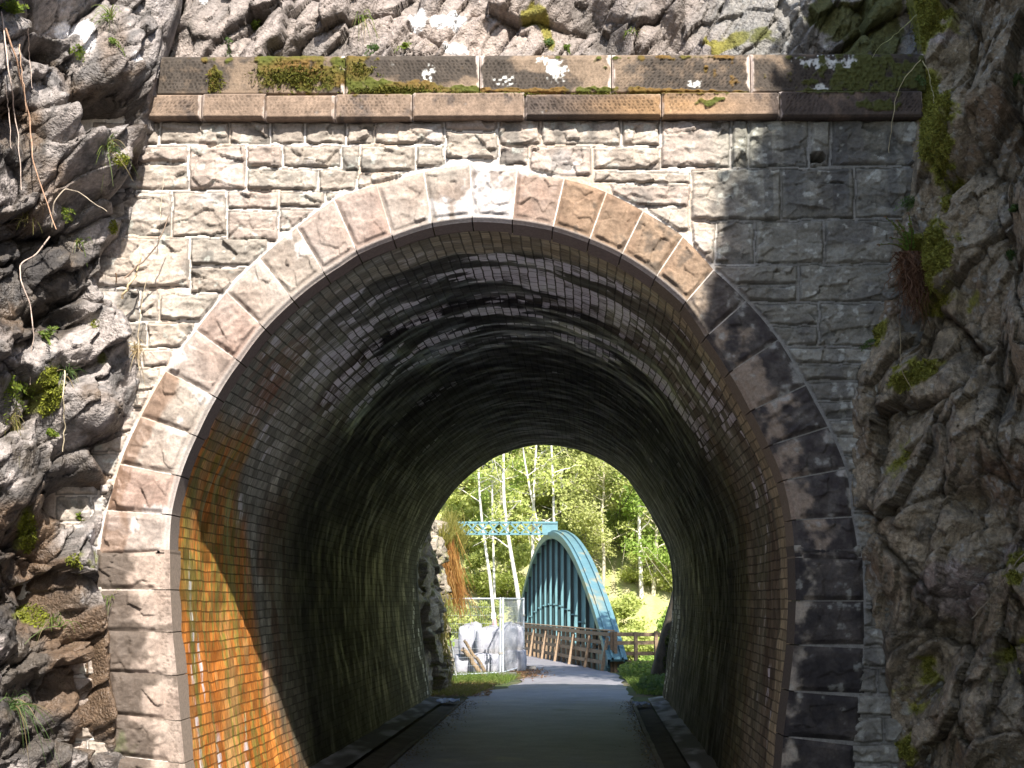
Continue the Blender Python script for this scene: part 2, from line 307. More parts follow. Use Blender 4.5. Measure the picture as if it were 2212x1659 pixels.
# drain hole
hole = ((PX-1768)/15)**2+((PY-341)/12)**2
H = np.where((hole < 1) | ((np.abs(PX-1761) < 8) & (np.abs(PY-341) < 12)), -.22, H)
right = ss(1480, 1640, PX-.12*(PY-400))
br = np.where(bid >= 0, _h(bid, bid*0, bid*0, 77), .5); br2 = np.where(bid >= 0, _h(bid, bid*0, bid*0, 78), .5)
big = fbm(g3(X*2.5, 0*X, Z*2.5), 4, 51); med = fbm(g3(X*9, 0*X, Z*9), 4, 52)
c = mix((.325, .27, .222), (.28, .245, .205), br); c = mix(c, (.32, .25, .215), .5*(br2 > .75))
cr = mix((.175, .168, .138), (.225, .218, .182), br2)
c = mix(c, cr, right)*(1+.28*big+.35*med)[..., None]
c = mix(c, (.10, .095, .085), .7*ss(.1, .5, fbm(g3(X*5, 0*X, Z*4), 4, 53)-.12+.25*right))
# soot streaks on the right-hand blocks below the coping and lichen spots
stq = ss(.15, .5, vn(g3(X*14, 0*X, Z*.6), 54))*ss(1440, 1500, PX)*(1-ss(420, 520, PY))*ss(250, 300, PY)
c = mix(c, (.07, .07, .068), .6*stq)
lich = ss(.30, .42, fbm(g3(X*17, 0*X, Z*17), 3, 55)+.15*big-.05)
c = mix(c, (.42, .43, .38), .55*lich)
pale = ss(.25, .6, fbm(g3(X*3.2+4, 0*X, Z*3.2), 4, 56))*(1-right)
c = mix(c, (.44, .41, .39), .6*pale)
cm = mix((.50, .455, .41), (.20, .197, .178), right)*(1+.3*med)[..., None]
cm = mix(cm, (.4, .27, .17), .5*ss(.2, .5, big)*(1-right))
c = np.where(mort[..., None], cm, c)
c = mix(c, (.05, .05, .045), ss(.012, -.004, H)*(~mort)*.6)
inside = ((Z > ZC-.12) & (rad < Rin(fi)+.035)) | ((Z <= ZC-.12) & (X > XL(Z)-.035) & (X < XR(Z)+.035))
mk = ~(inside[:-1, :-1] & inside[1:, 1:])
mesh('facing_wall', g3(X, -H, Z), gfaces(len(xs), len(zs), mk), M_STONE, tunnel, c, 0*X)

# ---- arch stones
JA = [-94, -87, -79.5, -72.5, -65, -56.5, -48.3, -41, -33.8, -26.3, -19.8, -12.8, -5.3, 2, 9.3, 16.9, 24, 31.2, 38.9, 46.5, 54.4, 62.5, 70.7, 78.7, 86, 93]
JA = sorted([-a for a in JA])              # + is right
def stone_relief(U, Vv, seed, ridge=False):
    q = g3(U*7+seed*3.7, 0*U+seed, Vv*7); f, _ = facet(q, 300+seed, 1.5)
    r = .55*f+.25*ridged(q*1.4, 3, 310+seed)+.18*fbm(q*4, 3, 320)
    if ridge: r = r+.11*np.sin((U*.8-Vv*1.1)*75+2*vn(q, 9))
    return r
pal = [((.26, .20, .165), (.33, .28, .245)), ((.25, .175, .14), (.30, .24, .205)), ((.28, .225, .185), (.35, .305, .265)), ((.24, .19, .155), (.29, .25, .21))]
for k in range(len(JA)-1):
    a0, a1 = JA[k]+.11, JA[k+1]-.11
    n, m = 44, 56
    f = np.linspace(a0, a1, n)[:, None]; b = np.linspace(0, 1, m)[None]
    f2 = f+.25*vn(g3(b*6, 0*b, f*.7), 8)*np.minimum(1, 12*np.minimum((f-a0), (a1-f))/(a1-a0)) if False else f+0*b
    ri, ro = Rin(f), Rout(f)-.012
    # stones are cut straight across: use the chord between joints on the outer side
    ro = np.minimum(ro, (Rout(a0)*(a1-f)+Rout(a1)*(f-a0))/(a1-a0)-.006)
    r = ri+(ro-ri)*b; fr = np.radians(f2)
    U = np.sin(fr)*r; V_ = ZC+np.cos(fr)*r
    ed = np.minimum(np.minimum((f2-a0), (a1-f2))/180*np.pi*r, np.minimum(r-ri, ro-r))
    seed = k; mid = (a0+a1)/2
    h = ss(0, .04, ed)*(.022+.03*stone_relief(U, V_, seed, k in (5, 12, 21)))
    marg = 1-ss(.05, .075, r-ri)
    h = h*(1-marg)+marg*.008; h = h-.035*(1-ss(0, .03, r-ri))+.006
    sd = _h(np.array([k]), np.array([3]), np.array([1]), 5)[0]
    lo, hi = pal[k % 4]
    n1 = fbm(g3(U*4+k, 0*U, V_*4), 5, 61); n2 = fbm(g3(U*13, 0*U+k, V_*13), 4, 62)
    c = mix(lo, hi, np.clip(.5+n1*1.2, 0, 1))*(1+.35*n2)[..., None]
    PXs, PYs = proj(g3(U, 0*U, V_))
    c = mix(c, (.56, .54, .53), .55*ss(.26, .5, vn(g3(U*3+7+k*2, 0*U, V_*3), 63)+.45*n2-.2)*(mid < 12))
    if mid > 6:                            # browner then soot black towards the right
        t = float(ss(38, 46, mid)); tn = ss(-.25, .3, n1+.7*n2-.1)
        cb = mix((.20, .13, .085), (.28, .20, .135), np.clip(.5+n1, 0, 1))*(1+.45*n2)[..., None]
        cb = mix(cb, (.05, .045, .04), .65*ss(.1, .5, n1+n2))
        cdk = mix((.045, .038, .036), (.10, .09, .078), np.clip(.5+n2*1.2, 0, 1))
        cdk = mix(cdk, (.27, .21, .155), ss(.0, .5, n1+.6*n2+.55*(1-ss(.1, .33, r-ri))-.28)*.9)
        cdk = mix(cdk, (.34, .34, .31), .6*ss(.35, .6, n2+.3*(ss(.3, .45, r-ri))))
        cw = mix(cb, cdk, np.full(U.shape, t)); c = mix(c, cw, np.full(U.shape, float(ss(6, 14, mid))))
    if mid < -60:                          # wet brown streaks at the outer left
        c = mix(c, (.16, .095, .06), .75*ss(.1, .5, n1+1.6*(ss(.18, .42, r-ri))-.55))
    c = mix(c, (.5, .45, .41), .55*(1-ss(.02, .045, r-ri))*(mid < 38))
    slab('voussoir', g3(U, -h, V_), .36, M_STONE, tunnel, c, (.8*ss(.2, .45, r-ri)*(mid < -68))*np.ones_like(U), (.2, .165, .115) if mid > 35 else (.22, .18, .15))
# ---- jamb stones
for side, ys, xo in ((-1, [1113, 1188, 1274, 1366, 1460, 1558, 1650, 1745, 1850], [208, 209, 212, 222, 236, 240, 246, 252]), (1, [1106, 1204, 1298, 1393, 1492, 1590, 1686, 1780, 1880], [1858, 1864, 1866, 1865, 1858, 1846, 1838, 1836])):
    for k in range(len(ys)-1):
        z1, z0 = P(1043, ys[k])[2]-.004, P(1043, ys[k+1])[2]+.004
        if k == 0: z1 = (ZC-.12 if side < 0 else ZC-.06)-.004
        n, m = 44, 50
        zz = np.linspace(z0, z1, n)[:, None]; b = np.linspace(0, 1, m)[None]
        xi = (XL(zz) if side < 0 else XR(zz)); xo_ = P(xo[k], (ys[k]+ys[k+1])/2)[0]+.0*zz
        U = xi+(xo_-xi)*b; V_ = zz+0*b
        V_ = V_+side*(-1)*.06*(b-.0)*(k > 2)*min(k-2, 3)/3
        ri = np.abs(U-xi); ed = np.minimum(np.minimum(zz-z0, z1-zz), np.minimum(ri, np.abs(xo_-U)))
        seed = 60+k+20*(side > 0)
        h = ss(0, .04, ed)*(.025+.028*stone_relief(U, V_, seed, side < 0 and k in (3, 5)))
        marg = 1-ss(.1, .12, ri) if side < 0 else 1-ss(.04, .06, ri)
        h = h*(1-marg)+marg*.012; h = h-.03*(1-ss(0, .03, ri))+.006
        n1 = fbm(g3(U*4+k, 0*U, V_*4), 5, 71); n2 = fbm(g3(U*14, 0*U+k, V_*14), 4, 72)
        if side < 0:
            c = mix((.27, .205, .165), (.36, .29, .24), np.clip(.5+n1, 0, 1))*(1+.4*n2)[..., None]
            c = mix(c, (.05, .036, .026), .85*ss(.0, .6, 1.3*n1+.5*n2+1.25*ss(.05, .48, ri)-.30+.04*k)); c = mix(c, (.07, .08, .03), .7*ss(.3, .6, n1)*(k > 4))
            pit = ss(.35, .5, vn(g3(U*70, 0*U, V_*70), 73))*(1-ss(.08, .1, ri)); h = h-.004*pit; c = mix(c, (.12, .09, .07), .6*pit)
        else:
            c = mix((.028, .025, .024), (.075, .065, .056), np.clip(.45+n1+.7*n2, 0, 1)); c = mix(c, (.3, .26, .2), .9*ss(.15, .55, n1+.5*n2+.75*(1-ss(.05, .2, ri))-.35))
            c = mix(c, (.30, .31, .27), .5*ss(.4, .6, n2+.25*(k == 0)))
        slab('quoin', g3(U, -h, V_), .36, M_STONE, tunnel, c, (.3*ss(.1, .4, ri)*(side < 0))*np.ones_like(U), (.28, .22, .17) if side < 0 else (.1, .085, .065))

# ---- coping and string course
def coping(name, xs_, ya, yb, y0, y1, y2, seed0):
    for k in range(len(xs_)-1):
        x0, x1 = P(xs_[k], 200)[0]+.004, P(xs_[k+1], 200)[0]-.004
        za, zb = P(1100, yb)[2], P(1100, ya)[2]
        if name == 'string_course_stone': zb += .01*math.sin(k*2.1); za += .006*math.sin(k*1.3+1)
        n = int((x1-x0)/.0055); m = int((zb-za)/.0055)
        U, V_ = np.meshgrid(np.linspace(x0, x1, n), np.linspace(za, zb, m), indexing='ij'); v = (V_-za)/(zb-za)
        px, py = proj(g3(U, 0*U, V_))
        yv = np.where(v > .84, y1+(y2-y1)*(v-.84)/.16, y1)
        ed = np.minimum(np.minimum(U-x0, x1-U), np.minimum(V_-za, zb-V_))
        fl = ss(.022, .045, ed)
        s = seed0+k; tilt = [0, .5, .0, -.6, .25, -.3, .1][s % 7]
        uu = U+tilt*V_; rw = np.floor(V_*40); cell = vn(g3(uu*33+rw*.5, 0*U+s, rw*1.0), 81)
        pit = ss(.0, .6, np.sin((uu*190+rw*2.2+vn(g3(uu*30, rw, 0*U), 3)*2.5))*np.abs(np.sin(V_*40*np.pi))+.45*cell-.1)
        und = fbm(g3(U*7, 0*U+s, V_*7), 4, 82)
        er = fbm(g3(U*2.2, 0*U+s*5, V_*9), 4, 83)
        n1 = fbm(g3(U*2.2+s, 0*U, V_*5), 5, 84)
        y = yv+fl*(.007*pit*(.6+.8*n1)-.010*und)+.022*(1-ss(0, .016, ed))+.025*ss(.25, .6, er)*ss(.03, .1, V_-za)*0
        n1 = fbm(g3(U*2.2+s, 0*U, V_*5), 5, 84); n2 = fbm(g3(U*16, 0*U, V_*16), 4, 85)
        if name == 'coping_stone':
            dark = ss(-.25, .25, n1+.5*n2+.08+.35*blobs(px, py, [(450, 140, 120, 60, 0, 1), (900, 170, 140, 40, 0, 1), (1150, 170, 90, 30, 0, .6), (1900, 160, 260, 80, 0, 2)])-.25*blobs(px, py, [(1450, 170, 160, 60, 0, 1), (400, 190, 90, 30, 0, 1)]))
            c = mix((.20, .145, .10), (.045, .037, .03), dark*.93)
        else:
            dark = ss(-.2, .3, n1+.5*n2-.22+.4*blobs(px, py, [(1230, 235, 260, 40, 0, 1), (1850, 235, 260, 60, 0, 2.2), (960, 235, 80, 40, 0, .6)]))
            c = mix((.21, .15, .108), (.06, .047, .04), dark*.9)
            c = mix(c, (.42, .24, .10), .6*blobs(px, py, [(1430, 240, 160, 30, 0, .8)]))
        c = c*(1+.4*n2)[..., None]; c = mix(c, c*.45, pit*fl*np.clip(.55+n1*.8, .2, 1))
        wl = blobs(px, py, [(1200, 160, 26, 22, 0, 1), (1180, 135, 30, 12, 0, .7), (925, 165, 14, 20, 0, .8), (1790, 140, 70, 18, 0, 1), (1770, 192, 15, 12, 0, 1), (1500, 185, 18, 8, 0, .7), (1840, 150, 12, 30, 0, .6), (1090, 180, 25, 14, 0, .6)])
        c = mix(c, (.6, .6, .56), .9*ss(.3, .62, wl*.8+.55*n2+.35*vn(g3(U*60, 0*U, V_*60), 89)*np.minimum(1, wl*3)-.03))
        mortar = 1-ss(.006, .024 if name == 'coping_stone' else .012, np.minimum(U-x0, x1-U)+.03*n2)
        c = mix(c, (.55, .46, .40), mortar*(.85 if name == 'coping_stone' else .5))
        # moss and algae crust
        mo = blobs(px, py, [(640, 160, 120, 36, 0, 1.2), (465, 175, 20, 30, 20, .9), (770, 150, 40, 30, 0, .8), (860, 195, 130, 22, 0, 1.2), (1010, 196, 60, 8, 0, .8), (1290, 200, 260, 9, 0, .8), (1500, 207, 110, 7, 0, 1.2), (1130, 203, 70, 7, 0, .9), (1900, 165, 170, 60, 0, 1.0), (1790, 206, 110, 6, 0, .9), (1560, 150, 40, 40, 0, .5), (1530, 232, 35, 12, 0, .9), (1900, 240, 60, 14, 0, .7), (600, 130, 260, 10, 0, .5), (1450, 128, 300, 6, 0, .6)])
        mm = ss(.42, .62, mo*.8+.55*n2+.25*vn(g3(U*25, 0*U, V_*25), 86))
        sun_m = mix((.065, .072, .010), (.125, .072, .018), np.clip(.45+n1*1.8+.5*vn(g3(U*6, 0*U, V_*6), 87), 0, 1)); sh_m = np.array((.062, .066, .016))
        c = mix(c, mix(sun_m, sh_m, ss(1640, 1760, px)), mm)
        y = y-mm*(.008+.014*np.maximum(0, vn(g3(U*45, 0*U, V_*45), 88)))
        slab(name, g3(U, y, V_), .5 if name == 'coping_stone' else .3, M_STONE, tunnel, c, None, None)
coping('coping_stone', [336, 746, 1036, 1321, 1621, 2000], 121, 207, 0, -.045, -.03, 0)
coping('string_course_stone', [322, 443, 578, 728, 893, 1134, 1426, 1679, 1985], 206, 264, 0, -.125, -.05, 10)

# ---- brick lining
pr = [(XL(z), z) for z in np.linspace(-.1, ZC-.15, 40)]+[(math.sin(math.radians(f))*Rin(f), ZC+math.cos(math.radians(f))*Rin(f)) for f in np.linspace(-92, 92, 220)]+[(XR(z), z) for z in np.linspace(ZC-.15, -.1, 40)]
pr = np.array(pr); pr = pr*[1.006, 1]; 
ker = np.ones(9)/9; ps = pr.copy()
for a in (0, 1): ps[4:-4, a] = np.convolve(pr[:, a], ker, 'valid')
sl_ = np.r_[0, np.cumsum(np.hypot(*np.diff(ps, axis=0).T))]; SL = sl_[-1]
ns = int(SL/.025); s_ = np.linspace(0, SL, ns); prof = np.stack([np.interp(s_, sl_, ps[:, 0]), np.interp(s_, sl_, ps[:, 1])], 1)
ysm = np.r_[np.arange(.30, 6, .025), np.arange(6, YF, .06), YF]
SS_, YY = np.meshgrid(s_, ysm, indexing='ij'); XX = np.repeat(prof[:, :1], len(ysm), 1); ZZ = np.repeat(prof[:, 1:], len(ysm), 1)
q = g3(SS_, YY, 0*YY); und = .03*fbm(q*1.3, 3, 91)+.012*fbm(q*6, 3, 92)
nx, nz = -XX/np.hypot(XX, ZZ-ZC), -(ZZ-ZC)/np.hypot(XX, ZZ-ZC)
und *= ss(.3, .8, YY)
# old step between two lengths of lining
und -= .03*ss(1.0, 1.04, YY)*(1-ss(3.2, 3.26, YY))
G = g3(XX+nx*und+SKEW*YY, YY, ZZ+nz*und)
th = np.degrees(np.arctan2(XX, ZZ-ZC)); yb = YY+.35*vn(q*g3(.9+0*YY, 1.5+0*YY, YY*0), 93)+.12*vn(q*4, 94)
nA = fbm(q*g3(1.2+0*YY, 3+0*YY, 1+0*YY), 5, 95); nB = fbm(q*g3(3+0*YY, 7+0*YY, 1+0*YY), 4, 96)
soot_shade = np.array((.015, .0145, .014))
c = mix((.135, .13, .088), (.20, .185, .125), np.clip(.5+nA*1.5, 0, 1))
left = ss(15, -35, th)
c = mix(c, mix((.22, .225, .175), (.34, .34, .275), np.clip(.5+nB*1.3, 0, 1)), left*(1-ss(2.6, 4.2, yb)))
c = mix(c, (.13, .085, .05), .8*ss(-.1, .25, nA-.02)*ss(2.8, 3.4, yb)*(1-ss(4.2, 5, yb)))
c = mix(c, (.12, .085, .055), .85*ss(10, 45, th)*ss(1.0, 1.15, yb)*(1-ss(1.6, 1.9, yb))*.8)
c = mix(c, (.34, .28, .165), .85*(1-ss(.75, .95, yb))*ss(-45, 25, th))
c = mix(c, (.075, .075, .03), .75*ss(30, 55, th)*ss(2.9, 3.5, yb)*(1-ss(5.5, 7, yb)))
c = mix(c, (.24, .11, .065), .7*blobs(th, yb, [(-50, 1.1, 9, .8, 0, 1), (-58, 1.5, 5, .5, 0, .8), (-35, .9, 8, .4, 0, .6)])*ss(-.1, .2, nB+.1))
# soot: gathers along the crown; the darkness of the deep bore is painted in
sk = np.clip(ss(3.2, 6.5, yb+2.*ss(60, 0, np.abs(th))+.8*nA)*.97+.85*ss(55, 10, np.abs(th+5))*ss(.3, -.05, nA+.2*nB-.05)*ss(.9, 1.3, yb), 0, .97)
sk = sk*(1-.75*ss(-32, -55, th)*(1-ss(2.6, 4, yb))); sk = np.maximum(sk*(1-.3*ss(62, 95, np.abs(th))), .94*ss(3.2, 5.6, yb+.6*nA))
c = mix(c, soot_shade, sk)
c = mix(c, (.16, .15, .13), .5*ss(.1, .5, nB)*ss(12, 15.5, YY)*ss(40, 80, np.abs(th)))
# iron-orange seep and algae on the left wall by the mouth
og = ss(-60, -74, th+5*nA)*(1-ss(3.55, 4.4, yb+.9*(ZZ-.3)+.4*nA))
orange = mix((.54, .20, .04), (.46, .135, .022), np.clip(.5+nB*1.6, 0, 1)); orange = mix(orange, (.56, .34, .13), ss(-.05, .5, nA+.4*nB)*.75)
c = mix(c, orange, og)
al = og*ss(.18, .4, fbm(q*g3(1.5+0*YY, 14+0*YY, 1+0*YY), 4, 97)+.25*vn(q*30, 98)+.20*ss(.5, 1.9, ZZ)); c = mix(c, mix((.20, .21, .035), (.36, .25, .07), np.clip(.5+vn(q*20, 99)*.6, 0, 1)), .85*al)
al2 = ss(-60, -75, th)*(1-ss(1.2, 2.2, yb))*ss(1.3, 1.9, ZZ)*ss(-.1, .3, nB+.2); c = mix(c, (.19, .15, .04), .7*al2)
salt_glint = .95*ss(70, 45, np.abs(th-4))*np.clip(blobs(0*yb, yb, [(0, 1.85, 1, .75, 0, .95), (0, 4.0, 1, 1.0, 0, .85), (0, 7.3, 1, .4, 0, .28), (0, 10.3, 1, .35, 0, .25)])*(1+1.0*nA)*ss(-.1, .14, nA+.35*nB), 0, .9)  # pale crown bands: salt with glints of wet brick painted white
salt_glint = np.maximum(salt_glint, .62*ss(25, 45, th)*blobs(0*yb, yb+.3*np.sin(th/9), [(0, 1.75, 1, .14, 0, 1), (0, 2.5, 1, .1, 0, .7)])*ss(-.1, .2, nB+.1))
salt_glint = np.maximum(salt_glint, .50*left*(1-og)*(1-ss(2, 3.4, yb))*ss(-.1, .4, nB))
salt_glint = np.maximum(salt_glint, .62*og*blobs(YY, ZZ, [(.62, 1.6, .07, .5, 0, 1), (.8, 1.3, .05, .4, 0, 1), (1.15, .35, .12, .5, -20, 1.1), (2.1, .4, .1, .5, -20, .8), (.5, .7, .06, .8, 0, .9)]))
salt_glint = np.maximum(salt_glint, .45*ss(13.5, 16, YY)*ss(60, 85, np.abs(th))*ss(-.1, .3, nB))
salt_glint = np.maximum(salt_glint, .55*blobs(YY, ZZ, [(14.5, 1.2, .5, .8, 0, 1)])*(XX > 0))
wetm = np.clip(.15+.8*nB+.5*og+.5*ss(70, 45, np.abs(th))*(1-ss(5, 7, yb)), 0, 1)
mesh('brick_lining', G, gfaces(len(s_), len(ysm), None, True), M_BRICK, tunnel, c, wetm, {'SaltGlint': salt_glint}, uv=g3(YY, SS_))
# outer shell so that no light leaks through the hill
# ---- floor strips inside the tunnel: edging, gutter, concrete haunch
def strip(name, mat, x0f, x1f, ya, yb_, z0, z1, colf, parent, n=220, m=6, seed=0):
    y = np.linspace(ya, yb_, n)[:, None]; t = np.linspace(0, 1, m)[None]
    x = x0f(y)+(x1f(y)-x0f(y))*t; z = z0+(z1-z0)*t+.008*fbm(g3(x*4, y*4, 0*x), 3, seed)
    return mesh(name, g3(x, y+0*t, z), gfaces(n, m, None, True), mat, parent, colf(x, y+0*t))
eR = lambda y: 1.515+SKEW*y; eL = lambda y: -1.34+.031*y
wall = lambda s: (lambda y: s*2.06+SKEW*y)
def box_run(name, x0f, x1f, ya, yb_, z0, z1, colr, parent, n=120):
    y = np.linspace(ya, yb_, n); o = []
    w = .006*vn(g3(y*3, 0*y, 0*y), 7)
    for xf, z in ((x0f, z0), (x0f, z1), (x1f, z1), (x1f, z0)): o.append(g3(xf(y)+w, y, z+0*y+(.01*vn(g3(y*2, 0*y, 0*y+z), 3) if z == z1 else 0)))
    G = np.stack(o, 1); nn = fbm(G*6, 4, 3)
    return mesh(name, G, gfaces(n, 4, None, False), M_STONE, parent, np.asarray(colr)*(1+.5*nn)[..., None], smooth=False)
box_run('edging', lambda y: eR(y)-.02, lambda y: eR(y)+.03, -11, YF, -.05, .045, (.25, .235, .20), tunnel)
box_run('edging', lambda y: eL(y)-.03, lambda y: eL(y)+.02, -11, YF, -.05, .03, (.12, .11, .10), tunnel)
gcol = lambda x, y: mix((.07, .06, .05), (.12, .10, .08), np.clip(.5+fbm(g3(x*5, y*3, 0*x), 4, 3), 0, 1))
strip('gutter', M_EARTH, lambda y: eR(y)+.03, lambda y: eR(y)+.30, -.5, YF, -.02, .0, gcol, tunnel)
strip('gutter', M_EARTH, lambda y: -1.75+SKEW*y, lambda y: eL(y)-.03, -.5, YF, .0, -.02, gcol, tunnel)
hcol = lambda x, y: mix((.14, .135, .13), (.5, .5, .53), ss(-.15, .35, fbm(g3(x*6, y*1.2, 0*x), 5, 13)+.12*np.sin(y*1.1+2)))
strip('haunch', M_STONE, lambda y: eR(y)+.30, lambda y: 2.10+SKEW*y, .2, YF, .05, .10, hcol, tunnel)
strip('haunch', M_STONE, lambda y: -2.12+SKEW*y, lambda y: -1.75+SKEW*y, .2, YF, .09, .05, lambda x, y: hcol(x, y+5)*.6, tunnel)

# ================================================================== ROCK
STR = np.array([[.5, .25, .83], [-.86, .2, .48], [.05, .95, -.3]])   # strata frame, beds dip steeply down to the right
def rock_disp(p, big=.22, mid=.13, sm=.05, fine=.02):
    q = p@STR.T; w = .06*np.stack([fbm(p*6, 3, 250), fbm(p*6, 3, 251), fbm(p*6, 3, 252)], -1)
    a = fbm(p*1.0+3, 3, 201); f1, e1 = facet((q+w*.8)*np.array([.9, 2.3, 1.3])*1.2, 210, 2.6); f2, e2 = facet((q+w*.5)*np.array([.9, 2.4, 1.3])*3.3, 220, 2.8)
    f3, e3 = facet((q+w*.25)*np.array([.8, 2.4, 1.2])*9.5, 225, 2.8)
    r = ridged(q*np.array([2., 11., 5.]), 5, 230); f = fbm(p*34, 4, 240, .65)
    d = .6*big*a+mid*f1*1.75+sm*f2*1.55+.016*f3*(sm/.05)+fine*r*.75+.005*f-.07*np.exp(-e1*24)*(mid/.13)-.022*np.exp(-e2*24)*(sm/.05)
    global CR; CR = np.clip(np.exp(-e1*24)+.6*np.exp(-e2*24)+.35*np.exp(-e3*18), 0, 1)
    return d, a, r
def build_cliff(name, side, edge, feats, colour, H, label):
    zz = np.r_[np.arange(-.25, 6.6, .0105), np.linspace(6.7, H, 34)]
    ez = np.array([(P(a, b)[2], P(a, b)[0]) for a, b in edge])[::-1]
    us = np.r_[-.32, -.16, np.arange(0, 1.5, .0105), np.arange(1.5, 5.5, .035), np.arange(5.5, 19, .2)]
    if side < 0: cv = np.array([(-.32, -.05, .32), (0, 0, .0), (.45, -.33, -.32), (1.0, -.62, -.78), (1.6, -.82, -1.3), (4, -1.15, -3.7), (19, -1.5, -18.6)])
    else: cv = np.array([(-.32, .05, .32), (0, 0, .0), (.45, .3, -.33), (1.05, .66, -.8), (1.7, .64, -1.45), (4, .4, -3.7), (19, .4, -18.6)])
    cxx = np.interp(us, cv[:, 0], cv[:, 1]); cyy = np.interp(us, cv[:, 0], cv[:, 2])
    Ux, Zz = np.meshgrid(us, zz, indexing='ij')
    E = np.interp(Zz, ez[:, 0], ez[:, 1]); mean = -2.55 if side < 0 else 3.1
    w = ss(.4, 2.5, Ux); E = E*(1-w)+mean*w
    B = g3(E+cxx[:, None], cyy[:, None]+0*Zz, Zz)
    px, py = proj(B)
    d, a, r = rock_disp(B)
    fade = .25+.75*ss(.0, .22, Ux); fade = np.where(Ux < 0, .0, fade)
    ft = 1.45*blobs(px, py, feats)*ss(2.2, 1.2, Ux)
    d = d*fade+ft*ss(-.02, .12, Ux)
    nrm = np.array([.62, -.78, .05]) if side < 0 else np.array([-.5, -.86, .05])
    nn = mix(nrm, np.array([-side*1., 0, 0]), ss(1.2, 3, Ux)); d = np.where(Ux > 2.2, np.clip(d, -.25, .25), d)
    V = B+nn*d[..., None]
    c, wet = colour(V, px, py, d, a, r, Ux)
    # top: run out into the hillside behind
    rows = []; rc = []
    for out, dz in ((.6, .25), (2.5, .9), (9, 2.5), (40, 4)):
        t = V[:, -1].copy(); t[:, 0] += side*out; t[:, 2] += dz+.2*fbm(t*.8, 3, 5); rows.append(t); rc.append(np.broadcast_to((.09, .10, .04), t.shape))
    V = np.concatenate([V, np.stack(rows, 1)], 1); c = np.concatenate([c, np.stack(rc, 1)], 1); wet = np.concatenate([wet, np.zeros((len(us), 4))], 1)
    o = mesh(name, V, gfaces(V.shape[0], V.shape[1], None, side > 0), M_ROCK, None, c, wet); tag(o, label, 'cliff', None, 'structure')
    return o, V, px, py
def col_left(V, px, py, d, a, r, U):
    n1 = fbm(V*2.2, 5, 301); n2 = fbm(V*9, 4, 302); q = V@STR.T; n3 = fbm(q*np.array([2., 14., 6.]), 4, 303)
    c = mix((.34, .297, .272), (.21, .19, .178), np.clip(.45+1.1*n1+.6*n3, 0, 1)); c = mix(c, (.38, .335, .31), .6*ss(.1, .5, n2+n3*.5))
    dk = ss(.16, .5, .55*n1+.4*n2+blobs(px, py, [(60, 600, 110, 110, 0, .8), (30, 320, 60, 200, 0, .55), (110, 690, 90, 60, 0, .5), (225, 250, 90, 60, 20, .45), (210, 560, 60, 60, 0, .3), (230, 960, 60, 70, 0, .35), (170, 1480, 120, 200, -15, .5), (20, 1000, 60, 160, 0, .4), (265, 400, 24, 70, 10, .6), (110, 110, 60, 30, 0, .5), (95, 590, 80, 80, 0, .4), (40, 1280, 90, 180, 0, .75), (160, 1070, 90, 60, 0, .6), (60, 1560, 120, 140, 0, .6), (240, 1500, 50, 150, 0, .35), (180, 1340, 90, 150, -30, .3), (90, 1010, 50, 110, 0, .3)])-blobs(px, py, [(260, 60, 120, 90, 0, .5), (130, 270, 50, 120, -20, .5), (240, 680, 60, 90, -20, .6), (200, 420, 60, 40, 0, .4)]))  # wet patches, with the shade of the hollows painted dark as well
    c = mix(c, (.105, .097, .092), .85*ss(.0, .35, n3*1.3+.5*n2-.1)); c = mix(c, (.05, .045, .04), .55*CR)
    c = mix(c, mix((.032, .029, .028), (.085, .07, .056), np.clip(.5+n2+n3, 0, 1)), .95*dk)
    bn = ss(-.1, .4, n1+blobs(px, py, [(180, 1450, 120, 200, -20, .8), (60, 450, 80, 90, 0, .4), (90, 1180, 50, 120, 0, .5)])-.25); c = mix(c, (.15, .09, .048), .6*bn)
    wp = blobs(px, py, [(170, 45, 30, 25, 30, .8), (185, 90, 18, 30, 0, .7), (260, 150, 24, 16, 0, .6), (200, 1180, 30, 50, -25, .5), (170, 1290, 20, 30, 0, .4)]); c = mix(c, (.62, .60, .60), .9*ss(.35, .55, wp+.4*n2))
    ms = ss(.42, .6, .9*blobs(px, py, [(105, 840, 30, 55, 10, 1), (262, 345, 22, 16, 0, .6), (235, 490, 14, 22, 0, .6), (60, 1150, 24, 60, 0, .8), (75, 1330, 50, 30, 20, .7), (160, 1220, 18, 40, -30, .6), (285, 920, 14, 40, 20, .9), (195, 1200, 20, 30, 0, .6), (215, 780, 14, 20, 0, .6), (205, 700, 14, 14, 0, .6)])+.5*n2); c = mix(c, (.13, .14, .018), .85*ms)
    return c*(1+.2*n3)[..., None], np.clip(dk*.9*ss(-.3, .2, n2)+.4*bn, 0, 1)
EDGE_L = [(392, -60), (384, 0), (352, 105), (333, 200), (326, 300), (300, 370), (277, 470), (258, 540), (250, 600), (262, 680), (285, 760), (303, 830), (298, 870), (270, 935), (250, 1000), (236, 1060), (216, 1110), (206, 1180), (206, 1240), (226, 1290), (240, 1370), (246, 1450), (262, 1550), (272, 1659), (285, 1800)]
